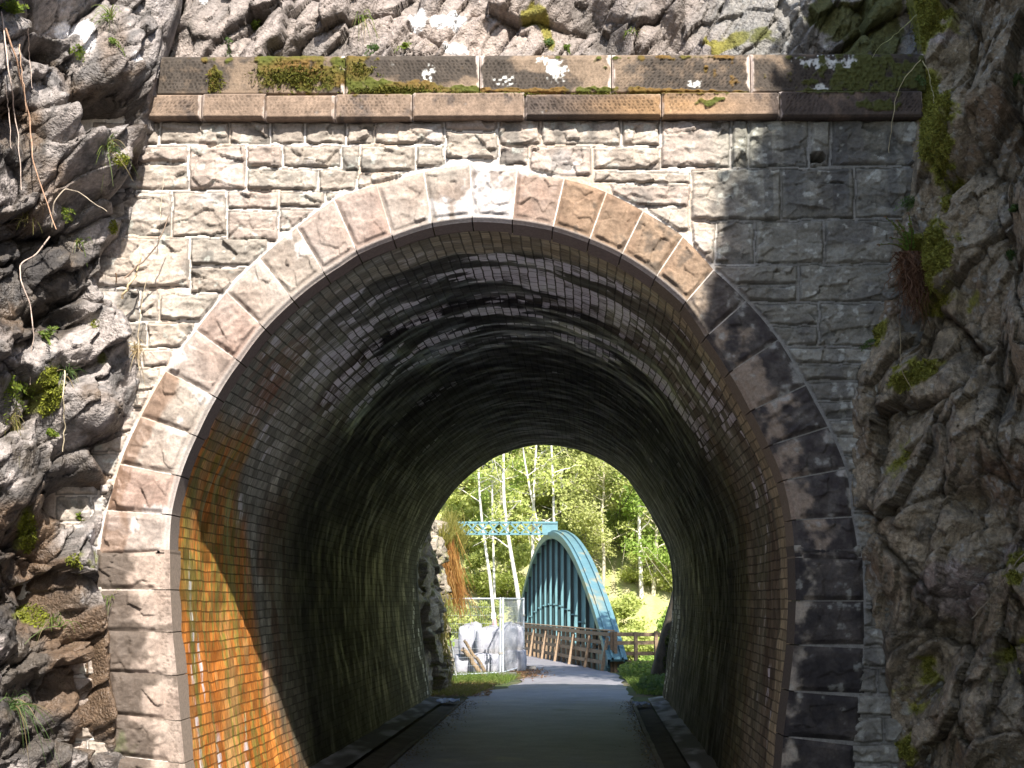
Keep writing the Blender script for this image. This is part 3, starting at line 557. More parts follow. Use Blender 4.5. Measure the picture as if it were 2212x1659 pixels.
FE_L = [(270, 130, 75, 110, 15, .22), (225, 250, 60, 26, 20, -.30), (130, 290, 45, 110, -18, .15), (95, 110, 40, 26, 0, -.25), (262, 395, 20, 55, 12, -.28), (215, 400, 55, 40, 0, .14), (245, 450, 30, 18, 20, -.18), (235, 600, 26, 45, -10, -.28), (95, 590, 70, 70, 0, .16), (120, 690, 60, 22, 10, -.2),
        (235, 690, 45, 90, -18, .12), (150, 800, 50, 30, 0, -.12), (190, 900, 60, 60, 0, .2), (235, 985, 40, 30, 0, -.2), (160, 1080, 60, 40, 0, -.32), (190, 1010, 25, 50, -20, .12), (200, 1300, 60, 130, -25, .16), (60, 1260, 60, 110, 0, -.22), (40, 1480, 70, 60, 0, -.18), (240, 1480, 30, 160, 0, .16), (180, 1530, 70, 60, 0, .1), (60, 200, 40, 60, 0, -.1)]
cliffL, VL, _, _ = build_cliff('cliff', -1, EDGE_L, FE_L, col_left, 7.6, 'sunlit grey rock cliff left of the stone portal, broken into ledges with wet, shade-painted hollows')
def col_right(V, px, py, d, a, r, U):
    n1 = fbm(V*2.0+5, 5, 311); n2 = fbm(V*10, 4, 312); q = V@STR.T; n3 = fbm(q*np.array([3., 12., 5.]), 4, 313)
    c = mix((.34, .28, .19), (.21, .172, .115), np.clip(.5+1.2*n1+.6*n3, 0, 1)); c = mix(c, (.25, .225, .18), .6*ss(.2, .5, n2+.6*n3-.05))
    c = mix(c, (.22, .14, .085), .5*ss(.15, .5, n1)); c = mix(c, (.35, .29, .26), .8*ss(.4, .7, blobs(px, py, [(2060, 1270, 90, 70, -20, 1), (2190, 1190, 50, 40, 0, .7), (2020, 60, 50, 60, 0, .8)])+.3*n2))
    sp = ss(.52, .66, vn(V*30, 314)+.5*n1); c = mix(c, (.36, .36, .32), .6*sp)
    c = mix(c, (.05, .045, .035), .6*ss(.1, .5, -n1+.5*n2-.1)); c = mix(c, (.03, .028, .022), .6*CR)
    ms = ss(.4, .62, .9*blobs(px, py, MOSS_R)+.55*n2+.2*n3); c = mix(c, mix((.15, .16, .025), (.25, .24, .045), np.clip(.5+n2*1.5, 0, 1)), .92*ms)
    return c*(1+.25*n3)[..., None], 0*d
MOSS_R = [(2040, 290, 50, 90, 25, 1.1), (1990, 200, 40, 60, 20, 1), (1960, 60, 60, 70, 20, .9), (2020, 30, 60, 40, 0, .8), (2030, 560, 50, 90, 15, 1.1), (1990, 630, 40, 50, 0, .7), (2060, 400, 30, 70, 10, .8), (1895, 730, 20, 40, 20, 1), (1985, 790, 60, 25, -25, .7), (1950, 830, 60, 20, -25, .7), (1940, 990, 25, 60, 20, .7), (1990, 1480, 60, 120, 30, .55), (1920, 1620, 80, 40, 0, .8), (2190, 1230, 40, 60, 20, .6), (2180, 1420, 40, 70, 0, .5), (2090, 650, 60, 30, -20, .5)]
EDGE_R = [(1960, -60), (1985, 40), (1996, 125), (2000, 190), (1980, 250), (1972, 300), (1968, 420), (1935, 480), (1926, 590), (1905, 650), (1890, 700), (1862, 790), (1843, 830), (1845, 1000), (1841, 1060), (1850, 1150), (1868, 1250), (1880, 1330), (1905, 1430), (1928, 1550), (1940, 1659), (1960, 1800)]
FE_R = [(2050, 330, 50, 120, 25, .16), (1990, 560, 50, 60, 0, .14), (1965, 690, 30, 70, -10, -.2), (2040, 1400, 50, 150, 28, -.2), (1925, 1450, 30, 150, 10, .12), (1960, 1180, 60, 120, 0, .12), (2100, 1250, 110, 90, -20, .2), (2130, 760, 60, 140, -20, -.16), (2080, 900, 60, 160, 0, .1), (2150, 200, 60, 200, 20, .12), (2080, 130, 40, 90, 30, -.16), (2120, 1560, 80, 80, 0, .14), (1900, 900, 40, 50, 0, .08), (2090, 1080, 40, 30, 0, -.18), (2170, 960, 60, 60, -30, .14)]
cliffR, VR, RPX, RPY = build_cliff('cliff', 1, EDGE_R, FE_R, col_right, 9.15, 'shaded brown rock cliff right of the stone portal, streaked with moss and pale lichen')
# ---- rock face above the coping
x_ = np.arange(-3.4, 4.4, .011); z_ = np.r_[np.arange(5.3, 6.7, .011), np.linspace(6.75, 8.6, 20)]
X, Z = np.meshgrid(x_, z_, indexing='ij'); B = g3(X, .42+(Z-5.8)*.28, Z); px, py = proj(B)
d, a, r = rock_disp(B*.8+11, .10, .13, .05, .03); d = d+.0*ridged((B@STR.T)*np.array([3., 12., 7.]), 4, 260)+.008*fbm(B*30, 3, 261)
d += blobs(px, py, [(420, 30, 60, 70, 0, .14), (370, 40, 18, 90, 10, -.25), (640, 60, 60, 50, 0, .06), (1300, 60, 30, 140, -33, -.12), (1440, 60, 30, 140, -33, -.14), (1380, 40, 40, 140, -33, .1), (1750, 60, 60, 120, -30, .08), (1700, 60, 10, 100, -30, -.1), (1880, 60, 80, 70, 0, .14)])
d *= ss(5.3, 5.9, Z)
n1 = fbm(B*2.3, 5, 321); n2 = fbm(B*10, 4, 322); n3 = fbm((B@STR.T)*np.array([2., 13., 6.]), 4, 323)
c = mix((.30, .25, .22), (.17, .15, .135), np.clip(.5+1.2*n1+.6*n3, 0, 1)); c = mix(c, (.07, .06, .052), .85*ss(.1, .5, n1*.7+n2*.6-.08+.3*blobs(px, py, [(400, 90, 60, 50, 0, 1), (560, 90, 120, 40, 0, .6)])))
c = mix(c, (.06, .05, .045), .6*CR); c = mix(c, (.36, .29, .245), .7*blobs(px, py, [(1050, 60, 190, 60, 0, .9)]))
c = mix(c, (.75, .74, .73), .95*ss(.42, .55, blobs(px, py, [(900, 32, 22, 32, 0, .9), (945, 40, 16, 18, 0, .8), (985, 38, 28, 22, 0, .9), (985, 105, 30, 18, 0, .9), (448, 12, 8, 14, 0, .8)])+.35*n2))
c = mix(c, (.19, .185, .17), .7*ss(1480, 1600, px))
c = mix(c, (.38, .38, .36), .7*ss(.3, .5, n2+.2*n3)*ss(1560, 1640, px))
mo = ss(.42, .6, .9*blobs(px, py, [(1150, 40, 30, 26, 30, .9), (1185, 75, 12, 40, -20, .9), (940, 90, 24, 8, 0, .7), (1005, 62, 14, 8, 0, .5), (1540, 108, 40, 14, 0, 1), (1620, 95, 70, 26, 0, .8), (1790, 40, 70, 50, 0, .9), (1900, 40, 70, 60, 0, 1.1), (1880, 110, 80, 30, 0, .9)])+.5*n2)
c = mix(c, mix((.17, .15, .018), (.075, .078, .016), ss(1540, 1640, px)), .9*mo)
rock_top = mesh('rock_face', B+np.array([0, -1, 0])*d[..., None], gfaces(len(x_), len(z_)), M_ROCK, None, c*(1+.2*n3)[..., None], 0*d); tag(rock_top, 'bare rock face rising above the mossy coping of the tunnel portal', 'rock face', None, 'structure')

# ================================================================== GROUND AND HILLS
def terr(x, y):
    v = ss(30.5, 38, y)*-4.2; h = np.maximum(0, y-56)*.62
    h = np.minimum(h, 60+0*h)
    bank = ss(5, 16, np.abs(x-.9))*2.0*ss(14, 20, y)*(1-ss(29, 36, y)); rgh = .12*fbm(g3(x*.9, y*.9, 0*x), 4, 401)*ss(2.5, 4.5, np.abs(x-.6))
    return v+h+bank*np.where(x < .9, 1.2, -1)+rgh
gx = np.r_[np.linspace(-220, -14, 40), np.arange(-13, 14, .22), np.linspace(15, 220, 40)]; gy = np.r_[np.linspace(-60, 15, 60), np.arange(15.2, 42, .22), np.linspace(43, 190, 90)]
X, Y = np.meshgrid(gx, gy, indexing='ij'); Z = terr(X, Y); n1 = fbm(g3(X*.7, Y*.7, 0*X), 4, 402); n2 = fbm(g3(X*5, Y*5, 0*X), 4, 403)
c = mix((.10, .085, .05), (.06, .085, .025), ss(-.3, .3, n1+n2*.5)); c = mix(c, mix((.36, .33, .17), (.33, .37, .12), ss(-.3, .3, n1+n2)), ss(50, 58, Y)); c = mix(c, (.07, .06, .05), (ss(15, 12, Y)))
g = mesh('ground', g3(X, Y, Z-.02), gfaces(len(gx), len(gy)), M_EARTH, None, c); tag(g, 'earth and grass ground of the cutting and the wooded valley beyond the tunnel', 'ground', None, 'structure')
# hill above the tunnel: top, and the far end face around the bore
x_ = np.r_[np.linspace(-40, -5, 20), np.linspace(-4.6, 5, 40), np.linspace(5.4, 40, 20)]; y_ = np.r_[np.linspace(.6, YF-.3, 50), YF, YF+.04, YF+.06]
X, Y = np.meshgrid(x_, y_, indexing='ij')
Zt = 8.3-3.3*ss(2, 16, Y)+.25*fbm(g3(X*.5, Y*.5, 0*X), 4, 410)*ss(17, 13, Y); Zt = np.where(Y > YF+.02, 4.85, Zt)
Zt += np.maximum(0, np.abs(X-.6)-3)*.12
h = mesh('hill', g3(X, Y, Zt), gfaces(len(x_), len(y_)), M_EARTH, None, mix((.07, .08, .03), (.12, .10, .05), ss(-.3, .3, fbm(g3(X, Y, 0*X), 4, 411)))); tag(h, 'grassy hill over the tunnel', 'hill', None, 'structure')
x_ = np.arange(-11, 13, .08); z_ = np.arange(-1.5, 6.6, .08); X, Z = np.meshgrid(x_, z_, indexing='ij'); xc = X-SKEW*YF; f_ = np.degrees(np.arctan2(xc, Z-ZC)); rr = np.hypot(xc, Z-ZC)
ins = ((Z > ZC-.15) & (rr < Rin(f_)+.3)) | ((Z <= ZC-.15) & (xc > XL(Z)-.3) & (xc < XR(Z)+.3)); mk = ~(ins[:-1, :-1] & ins[1:, 1:]) & (Z[:-1, :-1] < 5.0+np.maximum(0, np.abs(X[:-1, :-1]-.6)-3)*.12)
B = g3(X, 0*X+YF+.02, Z); d, a, r = rock_disp(B, .2, .1, .04, .02); d *= ss(.1, 1.2, rr-Rin(f_))
h2 = mesh('rock_face', B+np.array([0, 1, 0])*d[..., None], gfaces(len(x_), len(z_), mk, True), M_ROCK, None, mix((.12, .11, .09), (.07, .08, .035), ss(-.3, .3, a)), 0*X); tag(h2, 'rock face around the far mouth of the tunnel', 'rock face', None, 'structure')

# ---- the path
py_ = np.r_[np.linspace(-30, 0, 40), np.arange(.2, 62, .2)]
RE = np.array([(-30, 1.55), (0, 1.515), (15.3, 2.07), (20.5, 2.3), (24, 2.42), (27, 2.38), (28.4, 2.25), (34, 1.3), (40.4, .2), (46, -.45), (57.7, -1.4), (70, -2.4)])
LE = np.array([(-30, -1.4), (0, -1.34), (16, -.85), (19, -.72), (20.6, -.1), (23, .1), (26, .25), (29.2, .3), (31, -.2), (34, -1.2), (40, -2.6), (46, -3.5), (57.7, -4.6), (70, -5.6)])
t = np.linspace(0, 1, 16)[None]; Y = py_[:, None]; x0 = np.interp(py_, LE[:, 0], LE[:, 1])[:, None]; x1 = np.interp(py_, RE[:, 0], RE[:, 1])[:, None]
x0 = x0+.08*vn(g3(Y*1.7, 0*Y, 0*Y), 3)*(Y > 17); x1 = x1+.08*vn(g3(Y*1.9, 0*Y, 0*Y+4), 3)*(Y > 17)
X = x0+(x1-x0)*t; Y2 = Y+0*t; Z = .006+.02*(1-(2*t-1)**2)+0*Y2
pat = blobs(X, Y2, [(.1, 6.2, .18, .3, 0, 1), (-.6, 6.1, .12, .25, 0, 1), (1.1, 5.9, .14, .22, 0, 1.2), (.5, 6.3, .12, .2, 0, .9), (-.35, 16.3, .9, .5, 0, .5), (.9, 14, .3, .3, 0, -.3)])
c = mix((.165, .185, .27), (.23, .25, .35), np.clip(.5+fbm(g3(X*.8, Y2*.5, 0*X), 4, 421), 0, 1)); c = mix(c, (.30, .30, .31), .8*ss(.35, .6, pat+.3*fbm(g3(X*9, Y2*9, 0*X), 3, 422))); c = mix(c, (.26, .24, .235), .8*ss(18.5, 21.5, Y2)); c = mix(c, (.05, .05, .056), .5*(pat < -.2))  # blue skylight inside and the brighter sunlit stretch are painted into the tarmac
pth = mesh('path', g3(X, Y2, Z), gfaces(len(py_), 16, None, True), M_ASPH, None, c); tag(pth, 'grey tarmac cycle path running through the tunnel and onto the bridge', 'path', None, 'structure')
#MORE
# ---- brick ring at the far mouth
n = 160; f = np.linspace(-92, 92, n); a = np.radians(f); Q = [(XL(z), z, -1) for z in np.linspace(-.1, ZC-.1, 30)]+[(math.sin(b)*Rin(ff), ZC+math.cos(b)*Rin(ff), 0) for b, ff in zip(a, f)]+[(XR(z), z, 1) for z in np.linspace(ZC-.1, -.1, 30)]
Q = np.array(Q); cen = np.array([0, ZC]); dr = np.where(Q[:, 2:] == 0, Q[:, :2]-cen, np.stack([Q[:, 2], 0*Q[:, 2]], 1)); dr /= np.linalg.norm(dr, axis=1)[:, None]
rows = [g3((Q[:, :2]*[1.004, 1]+dr*o)[:, 0]+SKEW*yy_, yy_+0*Q[:, 0], (Q[:, :2]+dr*o)[:, 1]) for o, yy_ in ((0, YF-.05), (0, YF+.07), (.45, YF+.07), (.45, YF-.05))]
mesh('far_arch_ring', np.stack(rows, 1), gfaces(len(Q), 4), M_STONE, tunnel, (.10, .095, .08))

# ================================================================== BOWSTRING BRIDGE
bridge = empty('bowstring_bridge', (.4, 43, 0)); tag(bridge, 'teal bowstring girder bridge with tall riveted arch rib and lattice overhead brace', 'bridge')
TEAL = np.array((.10, .20, .22)); TEAL_SHADE = np.array((.055, .12, .125))  # same paint in sunlit and shaded tones, shade put into the colour
YN, YD_, XN, XF, HB, ZB = 29., 57.7, 2.455, -.018, 3.372, .8
def arch(tt, off=0., dz=0.): tt = np.asarray(tt, float); return g3(XN+(XF-XN)*tt+off, YN+(YD_-YN)*tt, ZB+4*HB*tt*(1-tt)+dz)
def truss(off, parts=True):
    tt = np.linspace(-.035, 1.035, 110)
    w = .25
    # rib: box with two standing angle irons on its top plate
    sec = [(-w, -.24), (-w, .0), (-.15, .0), (-.15, .055), (-.105, .055), (-.105, .0), (.105, .0), (.105, .055), (.15, .055), (.15, .0), (w, .0), (w, -.24), (.2, -.24), (.2, -.05), (-.2, -.05), (-.2, -.24), (-w, -.24)]
    c = arch(tt, off); tg = np.gradient(c, axis=0); tg /= np.linalg.norm(tg, axis=1)[:, None]; lat = np.array([1., .086, 0]); nr = np.cross(lat, tg); nr *= np.sign(nr[:, 2:])
    G = np.stack([c+lat*a_+nr*b_ for a_, b_ in sec], 1)
    rust = ss(.3, .5, fbm(G*np.array([7, 3., 5]), 4, 501)+.55*blobs(G[..., 1], G[..., 0]*0, [(32.5, 0, 1.6, 1, 0, .8), (30, 0, .5, 1, 0, .3)])-.1)
    mesh('arch_rib', G, gfaces(len(tt), len(sec), None, True), M_PAINT, bridge, mix(TEAL, (.36, .28, .13), .7*rust), smooth=False)
    for k in range(1, 15):
        t_ = k/15; top = arch(t_, off, -.2); x, y, zt = top
        m = MB(); zb = -.55
        m.bar((x+.055, y, zb), (x+.055, y, zt), .31, .022, TEAL*1.15, (0, 1, 0)); m.bar((x-.155, y+.05, zb), (x-.155, y+.05, zt), .11, .022, (.022, .045, .047), (0, 1, 0))                       # plate across, facing the path mouth; its dark strip is painted shade
        for s in (-.21, -.10, .21): m.bar((x+s, y-.01, zb), (x+s, y-.01, zt), .018, .12, TEAL_SHADE, (0, 1, 0))
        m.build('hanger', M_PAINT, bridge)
        m = MB(); hh = min(zt-.4, 2.1)
        if hh > .4:
            m.bar((x-.2, y-.05, .42*zt), (x+.2, y-.05, .42*zt), .03, .04, TEAL, (0, 0, 1))
            m.build('batten', M_PAINT, bridge)
    m = MB()
    a0, a1 = arch(-.02, off), arch(1.02, off)
    m.bar((a0[0], a0[1], -.1), (a1[0], a1[1], -.1), .5, 1.2, TEAL_SHADE); m.build('bottom_girder', M_PAINT, bridge)
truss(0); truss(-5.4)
m = MB(); yb_ = YN+(YD_-YN)*.5; xr = XN+(XF-XN)*.5; z1, z0 = 4.52, 4.12; xl = xr-5.4
m.bar((xl, yb_, z1), (xr+.1, yb_, z1), .2, .07, TEAL*1.1); m.bar((xl, yb_, z0), (xr, yb_, z0), .2, .07, TEAL*1.1)
m.bar((xr-.45, yb_-.05, (z0+z1)/2), (xr+.1, yb_-.05, (z0+z1)/2), .03, .40, TEAL*1.1)
nx_ = 13
for k in range(nx_):
    xa = xl+(xr-.45-xl)*k/nx_; xb_ = xl+(xr-.45-xl)*(k+1)/nx_
    m.bar((xa, yb_-.07, z0), (xb_, yb_-.07, z1), .02, .06, TEAL); m.bar((xa, yb_-.09, z1), (xb_, yb_-.09, z0), .02, .06, TEAL)
m.build('lattice_brace', M_PAINT, bridge)
m = MB(); m.bar((XN-2.5, YN+1, -.18), (XF-2.5, YD_+1, -.18), 4.4, .3, (.12, .12, .12)); m.build('deck', M_EARTH, bridge)

# ================================================================== TIMBER FENCES
WD = np.array((.22, .155, .10))
def fence(name, A, B, nposts, label, brace, end_post=False):
    A, B = np.array(A), np.array(B); d = (B-A)/np.linalg.norm(B-A); nrm = np.array([-d[1], d[0], 0]); root = empty(name, tuple(A)); tag(root, label, 'fence', 'timber fences beside the path')
    L = np.linalg.norm(B-A)
    for k in range(nposts):
        p = A+(B-A)*(k/(nposts-1)); m = MB(); m.bar(p+[0, 0, -.3], p+[0, 0, 1.0+.02*RNG.normal()], .085, .085, WD*(.75+.4*RNG.random())*[1, .98, .95], tuple(d)); m.build('post', M_WOOD, root)
    for z in (.93, .70, .45, .20):
        m = MB(); off = nrm*-.0
        ks = np.linspace(0, 1, max(2, int(L/3)+1))
        for a_, b_ in zip(ks[:-1], ks[1:]):
            m.bar(A+(B-A)*a_+nrm*.068+[0, 0, z+.012*RNG.normal()], A+(B-A)*b_+nrm*.068+[0, 0, z+.012*RNG.normal()], .035, .095, WD*(.95+.4*RNG.random()))
        m.build('rail', M_WOOD, root)
    m = MB(); m.bar(A+[0, 0, 1.02], B+[0, 0, 1.02], .14, .03, WD*1.4); m.build('cap_rail', M_WOOD, root) if brace else None
    if brace:
        for k in range(0, nposts-1, 3):
            p = A+(B-A)*(k/(nposts-1)); m = MB(); m.bar(p+nrm*.09+d*.12+[0, 0, .85], p+nrm*.26+d*.12+[0, 0, -.1], .08, .05, WD*(1.0+.4*RNG.random()), tuple(d)); m.build('brace', M_WOOD, root)
    return root
fence('timber_fence', (2.42, 28.35, 0), (-.15, 43, 0), 22, 'brown timber post and rail fence running along the path beside the bridge arch', True)
fence('timber_fence', (2.5, 28.3, 0), (4.6, 28.75, 0), 5, 'short weathered rail fence turning away from the path into the trees at right', False)

# ================================================================== SECURITY FENCING, SACKS, LOGS
GAL = np.array((.42, .45, .48))
def panel(A, B, label, zb=.10, h=1.72, lean=0.):
    A, B = np.array(A+(0,)), np.array(B+(0,)); d = (B-A)/np.linalg.norm(B-A); L = np.linalg.norm(B-A); ez = np.array([0, 0, 1.])+d*lean
    r = empty('fence_panel', tuple(A)); tag(r, label, 'fence panel', 'galvanised mesh fence panels')
    m = MB(); z0 = np.array([0, 0, zb])
    for q in (0, L): m.tube([A+d*q+z0*.3, A+d*q+z0+ez*(h+.03)], .024, GAL)
    for zz in (0, h): m.tube([A+z0+ez*zz, B+z0+ez*zz], .02, GAL)
    m.build('frame', M_METAL, r)
    m = MB(); n = int(L/.06)
    for k in range(1, n): m.tube([A+d*L*k/n+z0, A+d*L*k/n+z0+ez*h], .0022, GAL*.8, 3)
    for k in range(1, 9): m.tube([A+z0+ez*h*k/9, B+z0+ez*h*k/9], .0028, GAL*.8, 3)
    m.build('wire_mesh', M_METAL, r)
    for q in (.02, L-.02):
        m = MB(); p = A+d*q; m.bar(p-[.32, 0, 0]+[0, 0, .05], p+[.32, 0, 0]+[0, 0, .05], .22, .12, (.18, .17, .16)); m.build('foot_block', M_STONE, r)
    for zz in (.45, 1.3):
        m = MB(); m.bar(B+z0+ez*zz-d*.05, B+z0+ez*zz+d*.12, .05, .05, (.3, .28, .25)); m.build('clip', M_METAL, r)
    return r
panel((-1.75, 23.9), (-.36, 25.45), 'galvanised mesh fence panel standing in front of the white sacks and logs')
panel((-.30, 25.5), (.17, 29.1), 'galvanised mesh fence panel set edgewise along the path beside the timber fence')
m = MB(); m.tube([P(987, 1470, 24.0), P(974, 1384, 24.0)], .018, (.6, .6, .6)); tag(m.build('metal_post', M_METAL), 'thin pale metal post leaning before the left end of the mesh panel', 'post')
def sack(px, py, Y, w, d, h, label, seed, top=0., squash=.0):
    """woven bulk sack: subdivided box with bulging sides and a crumpled top"""
    c = P(px, py, Y); n = 34
    u = np.linspace(0, 1, 4*n+1); v = np.linspace(0, 1, 26)
    th = u*2*np.pi; U, V_ = np.meshgrid(th, v, indexing='ij')
    k = (np.abs(np.cos(U))**4+np.abs(np.sin(U))**4)**-.25
    bul = 1+.09*np.sin(np.pi*np.clip(V_*1.2, 0, 1)); cl = np.clip((V_-.78)/.22, 0, 1); rad = bul*(1-cl**1.2*.97)
    nz_ = fbm(g3(np.cos(U)*2+seed, np.sin(U)*2, V_*4), 4, 600+seed); fold = ridged(g3(np.cos(U)*3+seed, np.sin(U)*3, V_*2), 3, 620)
    rad = rad*(1+.03*nz_+.018*fold*V_); zt = np.where(V_ < .78, V_/.78*.92, .92+.08*np.sin(cl*1.57))*h
    zt = zt+ss(.5, .9, V_)*top*(fold*.45+nz_*.8)*.5
    X = c[0]+np.cos(U)*k*w/2*rad; Y_ = c[1]+np.sin(U)*k*d/2*rad; Z = c[2]+zt
    col = mix((.44, .44, .47), (.27, .27, .31), np.clip(.5+nz_, 0, 1)); col = mix(col, (.16, .17, .2), .7*((np.abs(np.mod(U*4/np.pi+.5, 2)-1) < .10) & (V_ < .8))); col = mix(col, (.2, .19, .18), .6*ss(.1, .4, fold)*ss(.6, .9, V_)); col = mix(col, (.22, .19, .15), .5*ss(.25, .0, V_+.2*nz_))  # straps, and shading painted dark into the top folds
    o = mesh('bulk_sack', g3(X, Y_, Z), gfaces(len(u), len(v)), M_CLOTH, None, col, 0*X); return tag(o, label, 'sack', 'white woven bulk sacks')
sack(1050, 1456, 27.0, .62, .75, .52, 'lower white woven sack under the heap behind the mesh panel', 1, .12)
sack(1112, 1450, 28.3, .55, .9, .55, 'lower white sack next to the path behind the edgewise panel', 2, .12)
sack(1056, 1412, 27.2, .60, .8, .62, 'large white sack stacked on top in the middle of the heap', 3, .25)
sack(1108, 1404, 28.4, .52, .9, .62, 'upper white sack stacked behind the edgewise mesh panel', 4, .25)
sack(1016, 1412, 27.9, .55, .7, .66, 'crumpled white sack at the left end of the heap behind the logs', 5, .35)
sack(1010, 1456, 28.1, .6, .7, .5, 'lowest left white sack half hidden by the leaning logs', 6, .1)
def log(p0, p1, r0, r1, label):
    m = MB(); t = np.linspace(0, 1, 9)[:, None]; pts = np.array(p0)*(1-t)+np.array(p1)*t; pts += .02*RNG.normal(size=pts.shape)
    m.tube(pts, np.linspace(r0, r1, 9), (.24, .17, .10), 9); return tag(m.build('log', M_BARK, smooth=True), label, 'log', 'logs leaning behind the mesh panel')
log(P(1002, 1383, 25.6), P(1056, 1464, 25.9), .035, .05, 'upper bare brown log leaning against the white sacks')
log(P(1000, 1402, 25.2), P(1044, 1464, 25.3), .055, .06, 'thicker brown log lying below the other on the slope')
# notice on the panel and a pink cone behind it
p = P(1066, 1330, 25.36); n_ = empty('notice', tuple(p)); tag(n_, 'small white notice fixed high on the mesh panel', 'notice')
m = MB(); m.bar(p+[-.055, -.03, 0], p+[.055, -.03, 0], .012, .14, (.75, .76, .78)); m.build('board', M_PAINT, n_)
m = MB(); m.bar(p+[-.03, -.040, .02], p+[.03, -.040, .02], .006, .02, (.1, .12, .2)); m.build('print', M_PAINT, n_)
p = P(1069, 1368, 27.3); co = empty('traffic_cone', tuple(p)); tag(co, 'faded pink cone with white band poking up above the sacks', 'cone')
m = MB(); m.tube([p+[0, 0, 0], p+[0, 0, .1]], [.10, .08], (.62, .24, .24), 12); m.build('cone_base', M_PAINT, co, True)
m = MB(); m.tube([p+[0, 0, .1], p+[0, 0, .2]], [.08, .06], (.75, .70, .70), 12); m.build('band', M_PAINT, co, True)
m = MB(); m.tube([p+[0, 0, .2], p+[0, 0, .36], p+[0, 0, .37]], [.06, .03, .001], (.62, .24, .24), 12); m.build('tip', M_PAINT, co, True)
def litter(px, py, w, label, seed):
    c = PZ_(px, py); n = 26; x = np.linspace(-1, 1, n); X, Y = np.meshgrid(x, x, indexing='ij'); nn = fbm(g3(X*1.6+seed, Y*1.6, 0*X), 4, 640); f = ridged(g3(X*2+seed, Y*2, 0*X), 3, 650)
    G = g3(c[0]+X*w*(1+.3*nn), c[1]+Y*w*1.6*(1+.4*nn), .035+.05*np.maximum(0, f+.3)+0*X)
    o = mesh('plastic_sheet', G, gfaces(n, n), M_CLOTH, None, mix((.75, .76, .80), (.42, .47, .66), np.clip(.5+nn*1.5, 0, 1)), 0*X); tag(o, label, 'litter', 'crumpled plastic by the far tunnel mouth')
def PZ_(px, py, z=0.):
    d = ray(px, py); return CAM+d*((z-CAM[2])/d[2])
litter(968, 1521, .17, 'crumpled white and blue plastic on the ground left of the path', 1)
litter(1384, 1528, .13, 'small white plastic scrap lying in the gutter right of the path', 2)

# ================================================================== VEGETATION
def leaf_cloud(m, cen, rad, n, size, cols, flat=.7):
    d = RNG.normal(size=(n, 3)); d /= np.linalg.norm(d, axis=1)[:, None]; r = RNG.random(n)**.45
    c = np.asarray(cen)+d*r[:, None]*np.asarray(rad)
    nm = RNG.normal(size=(n, 3))*.62+[.12, -.55, .75]; nm /= np.linalg.norm(nm, axis=1)[:, None]; a = np.cross(nm, RNG.normal(size=(n, 3))); a /= np.linalg.norm(a, axis=1)[:, None]; b = np.cross(nm, a)
    s = size*(.6+.8*RNG.random(n))[:, None]
    k = RNG.random(n)[:, None]; col = np.asarray(cols[0])*(1-k)+np.asarray(cols[1])*k
    m.quads(c, a*s*.55, b*s, col)
def spline(pts, n):
    pts = np.asarray(pts, float); s = np.r_[0, np.cumsum(np.linalg.norm(np.diff(pts, axis=0), axis=1))]; t = np.linspace(0, s[-1], n); o = np.stack([np.interp(t, s, pts[:, k]) for k in range(3)], 1)
    for _ in range(2): o[1:-1] = (o[:-2]+2*o[1:-1]+o[2:])/4
    return o
GRN = [((.24, .37, .07), (.40, .50, .12)), ((.38, .44, .11), (.55, .58, .20)), ((.19, .30, .055), (.32, .43, .09)), ((.42, .45, .15), (.56, .58, .24))]
def tree(name, base, h, r0, kind, lean=(0, 0), nl=26, leaves=7000, size=.15, barkc=(.26, .22, .15), crown_r=2.2, low=.25, pts=None):
    root = empty(name, tuple(base)); base = np.array(base, float)
    t = np.linspace(0, 1, 14)
    if pts is None: tr = base+np.stack([lean[0]*t**1.4*h+.12*vn(g3(t*5, 0*t+h, 0*t+r0*70), 3), lean[1]*t*h+.12*vn(g3(t*5, 0*t+h+9, 0*t), 3), t*h], 1)
    else: tr = spline(pts, 14)
    m = MB(); bc = np.asarray(barkc)
    m.tube(tr, r0*(1-.82*t), mix(bc*.8, bc*1.15, RNG.random(14)), 7)
    lm = MB(); c = MB()
    for k in range(nl):
        f = low+(1-low)*RNG.random()**.8; i = f*13; p = tr[int(i)]+(tr[min(13, int(i)+1)]-tr[int(i)])*(i % 1); az = RNG.random()*6.28; ln = crown_r*(1.15-.75*f)*(.5+.7*RNG.random())
        d = np.array([math.cos(az), math.sin(az), .35+.5*RNG.random()]); q = np.linspace(0, 1, 6)[:, None]
        lp = p+d*q*ln+np.array([0, 0, -.25])*q*q*ln*.5+.06*RNG.normal(size=(6, 3))*q*ln*.6
        m.tube(lp, r0*.34*(1-f*.6)*(1-.85*q[:, 0])+.006, bc, 5)
        for _ in range(3):
            e = lp[RNG.integers(2, 6)]; d2 = RNG.normal(size=3); m.tube([e, e+d2*.35*ln*.5, e+d2*.35*ln+np.array([0, 0, .05])], [.012, .008, .004], bc, 4)
        for e in (lp[5], lp[4], lp[3]): leaf_cloud(c, e+[0, 0, .05], (.34*ln+.18, .34*ln+.18, .26*ln+.12), max(3, int(leaves/nl/3)), size, GRN[kind])
    m.build('trunk', M_BARK, root, True)
    if leaves: c.build('crown', M_LEAF, root)
    return root
TL = []
def gz(x, y): return float(terr(np.array([x]), np.array([y]))[0])
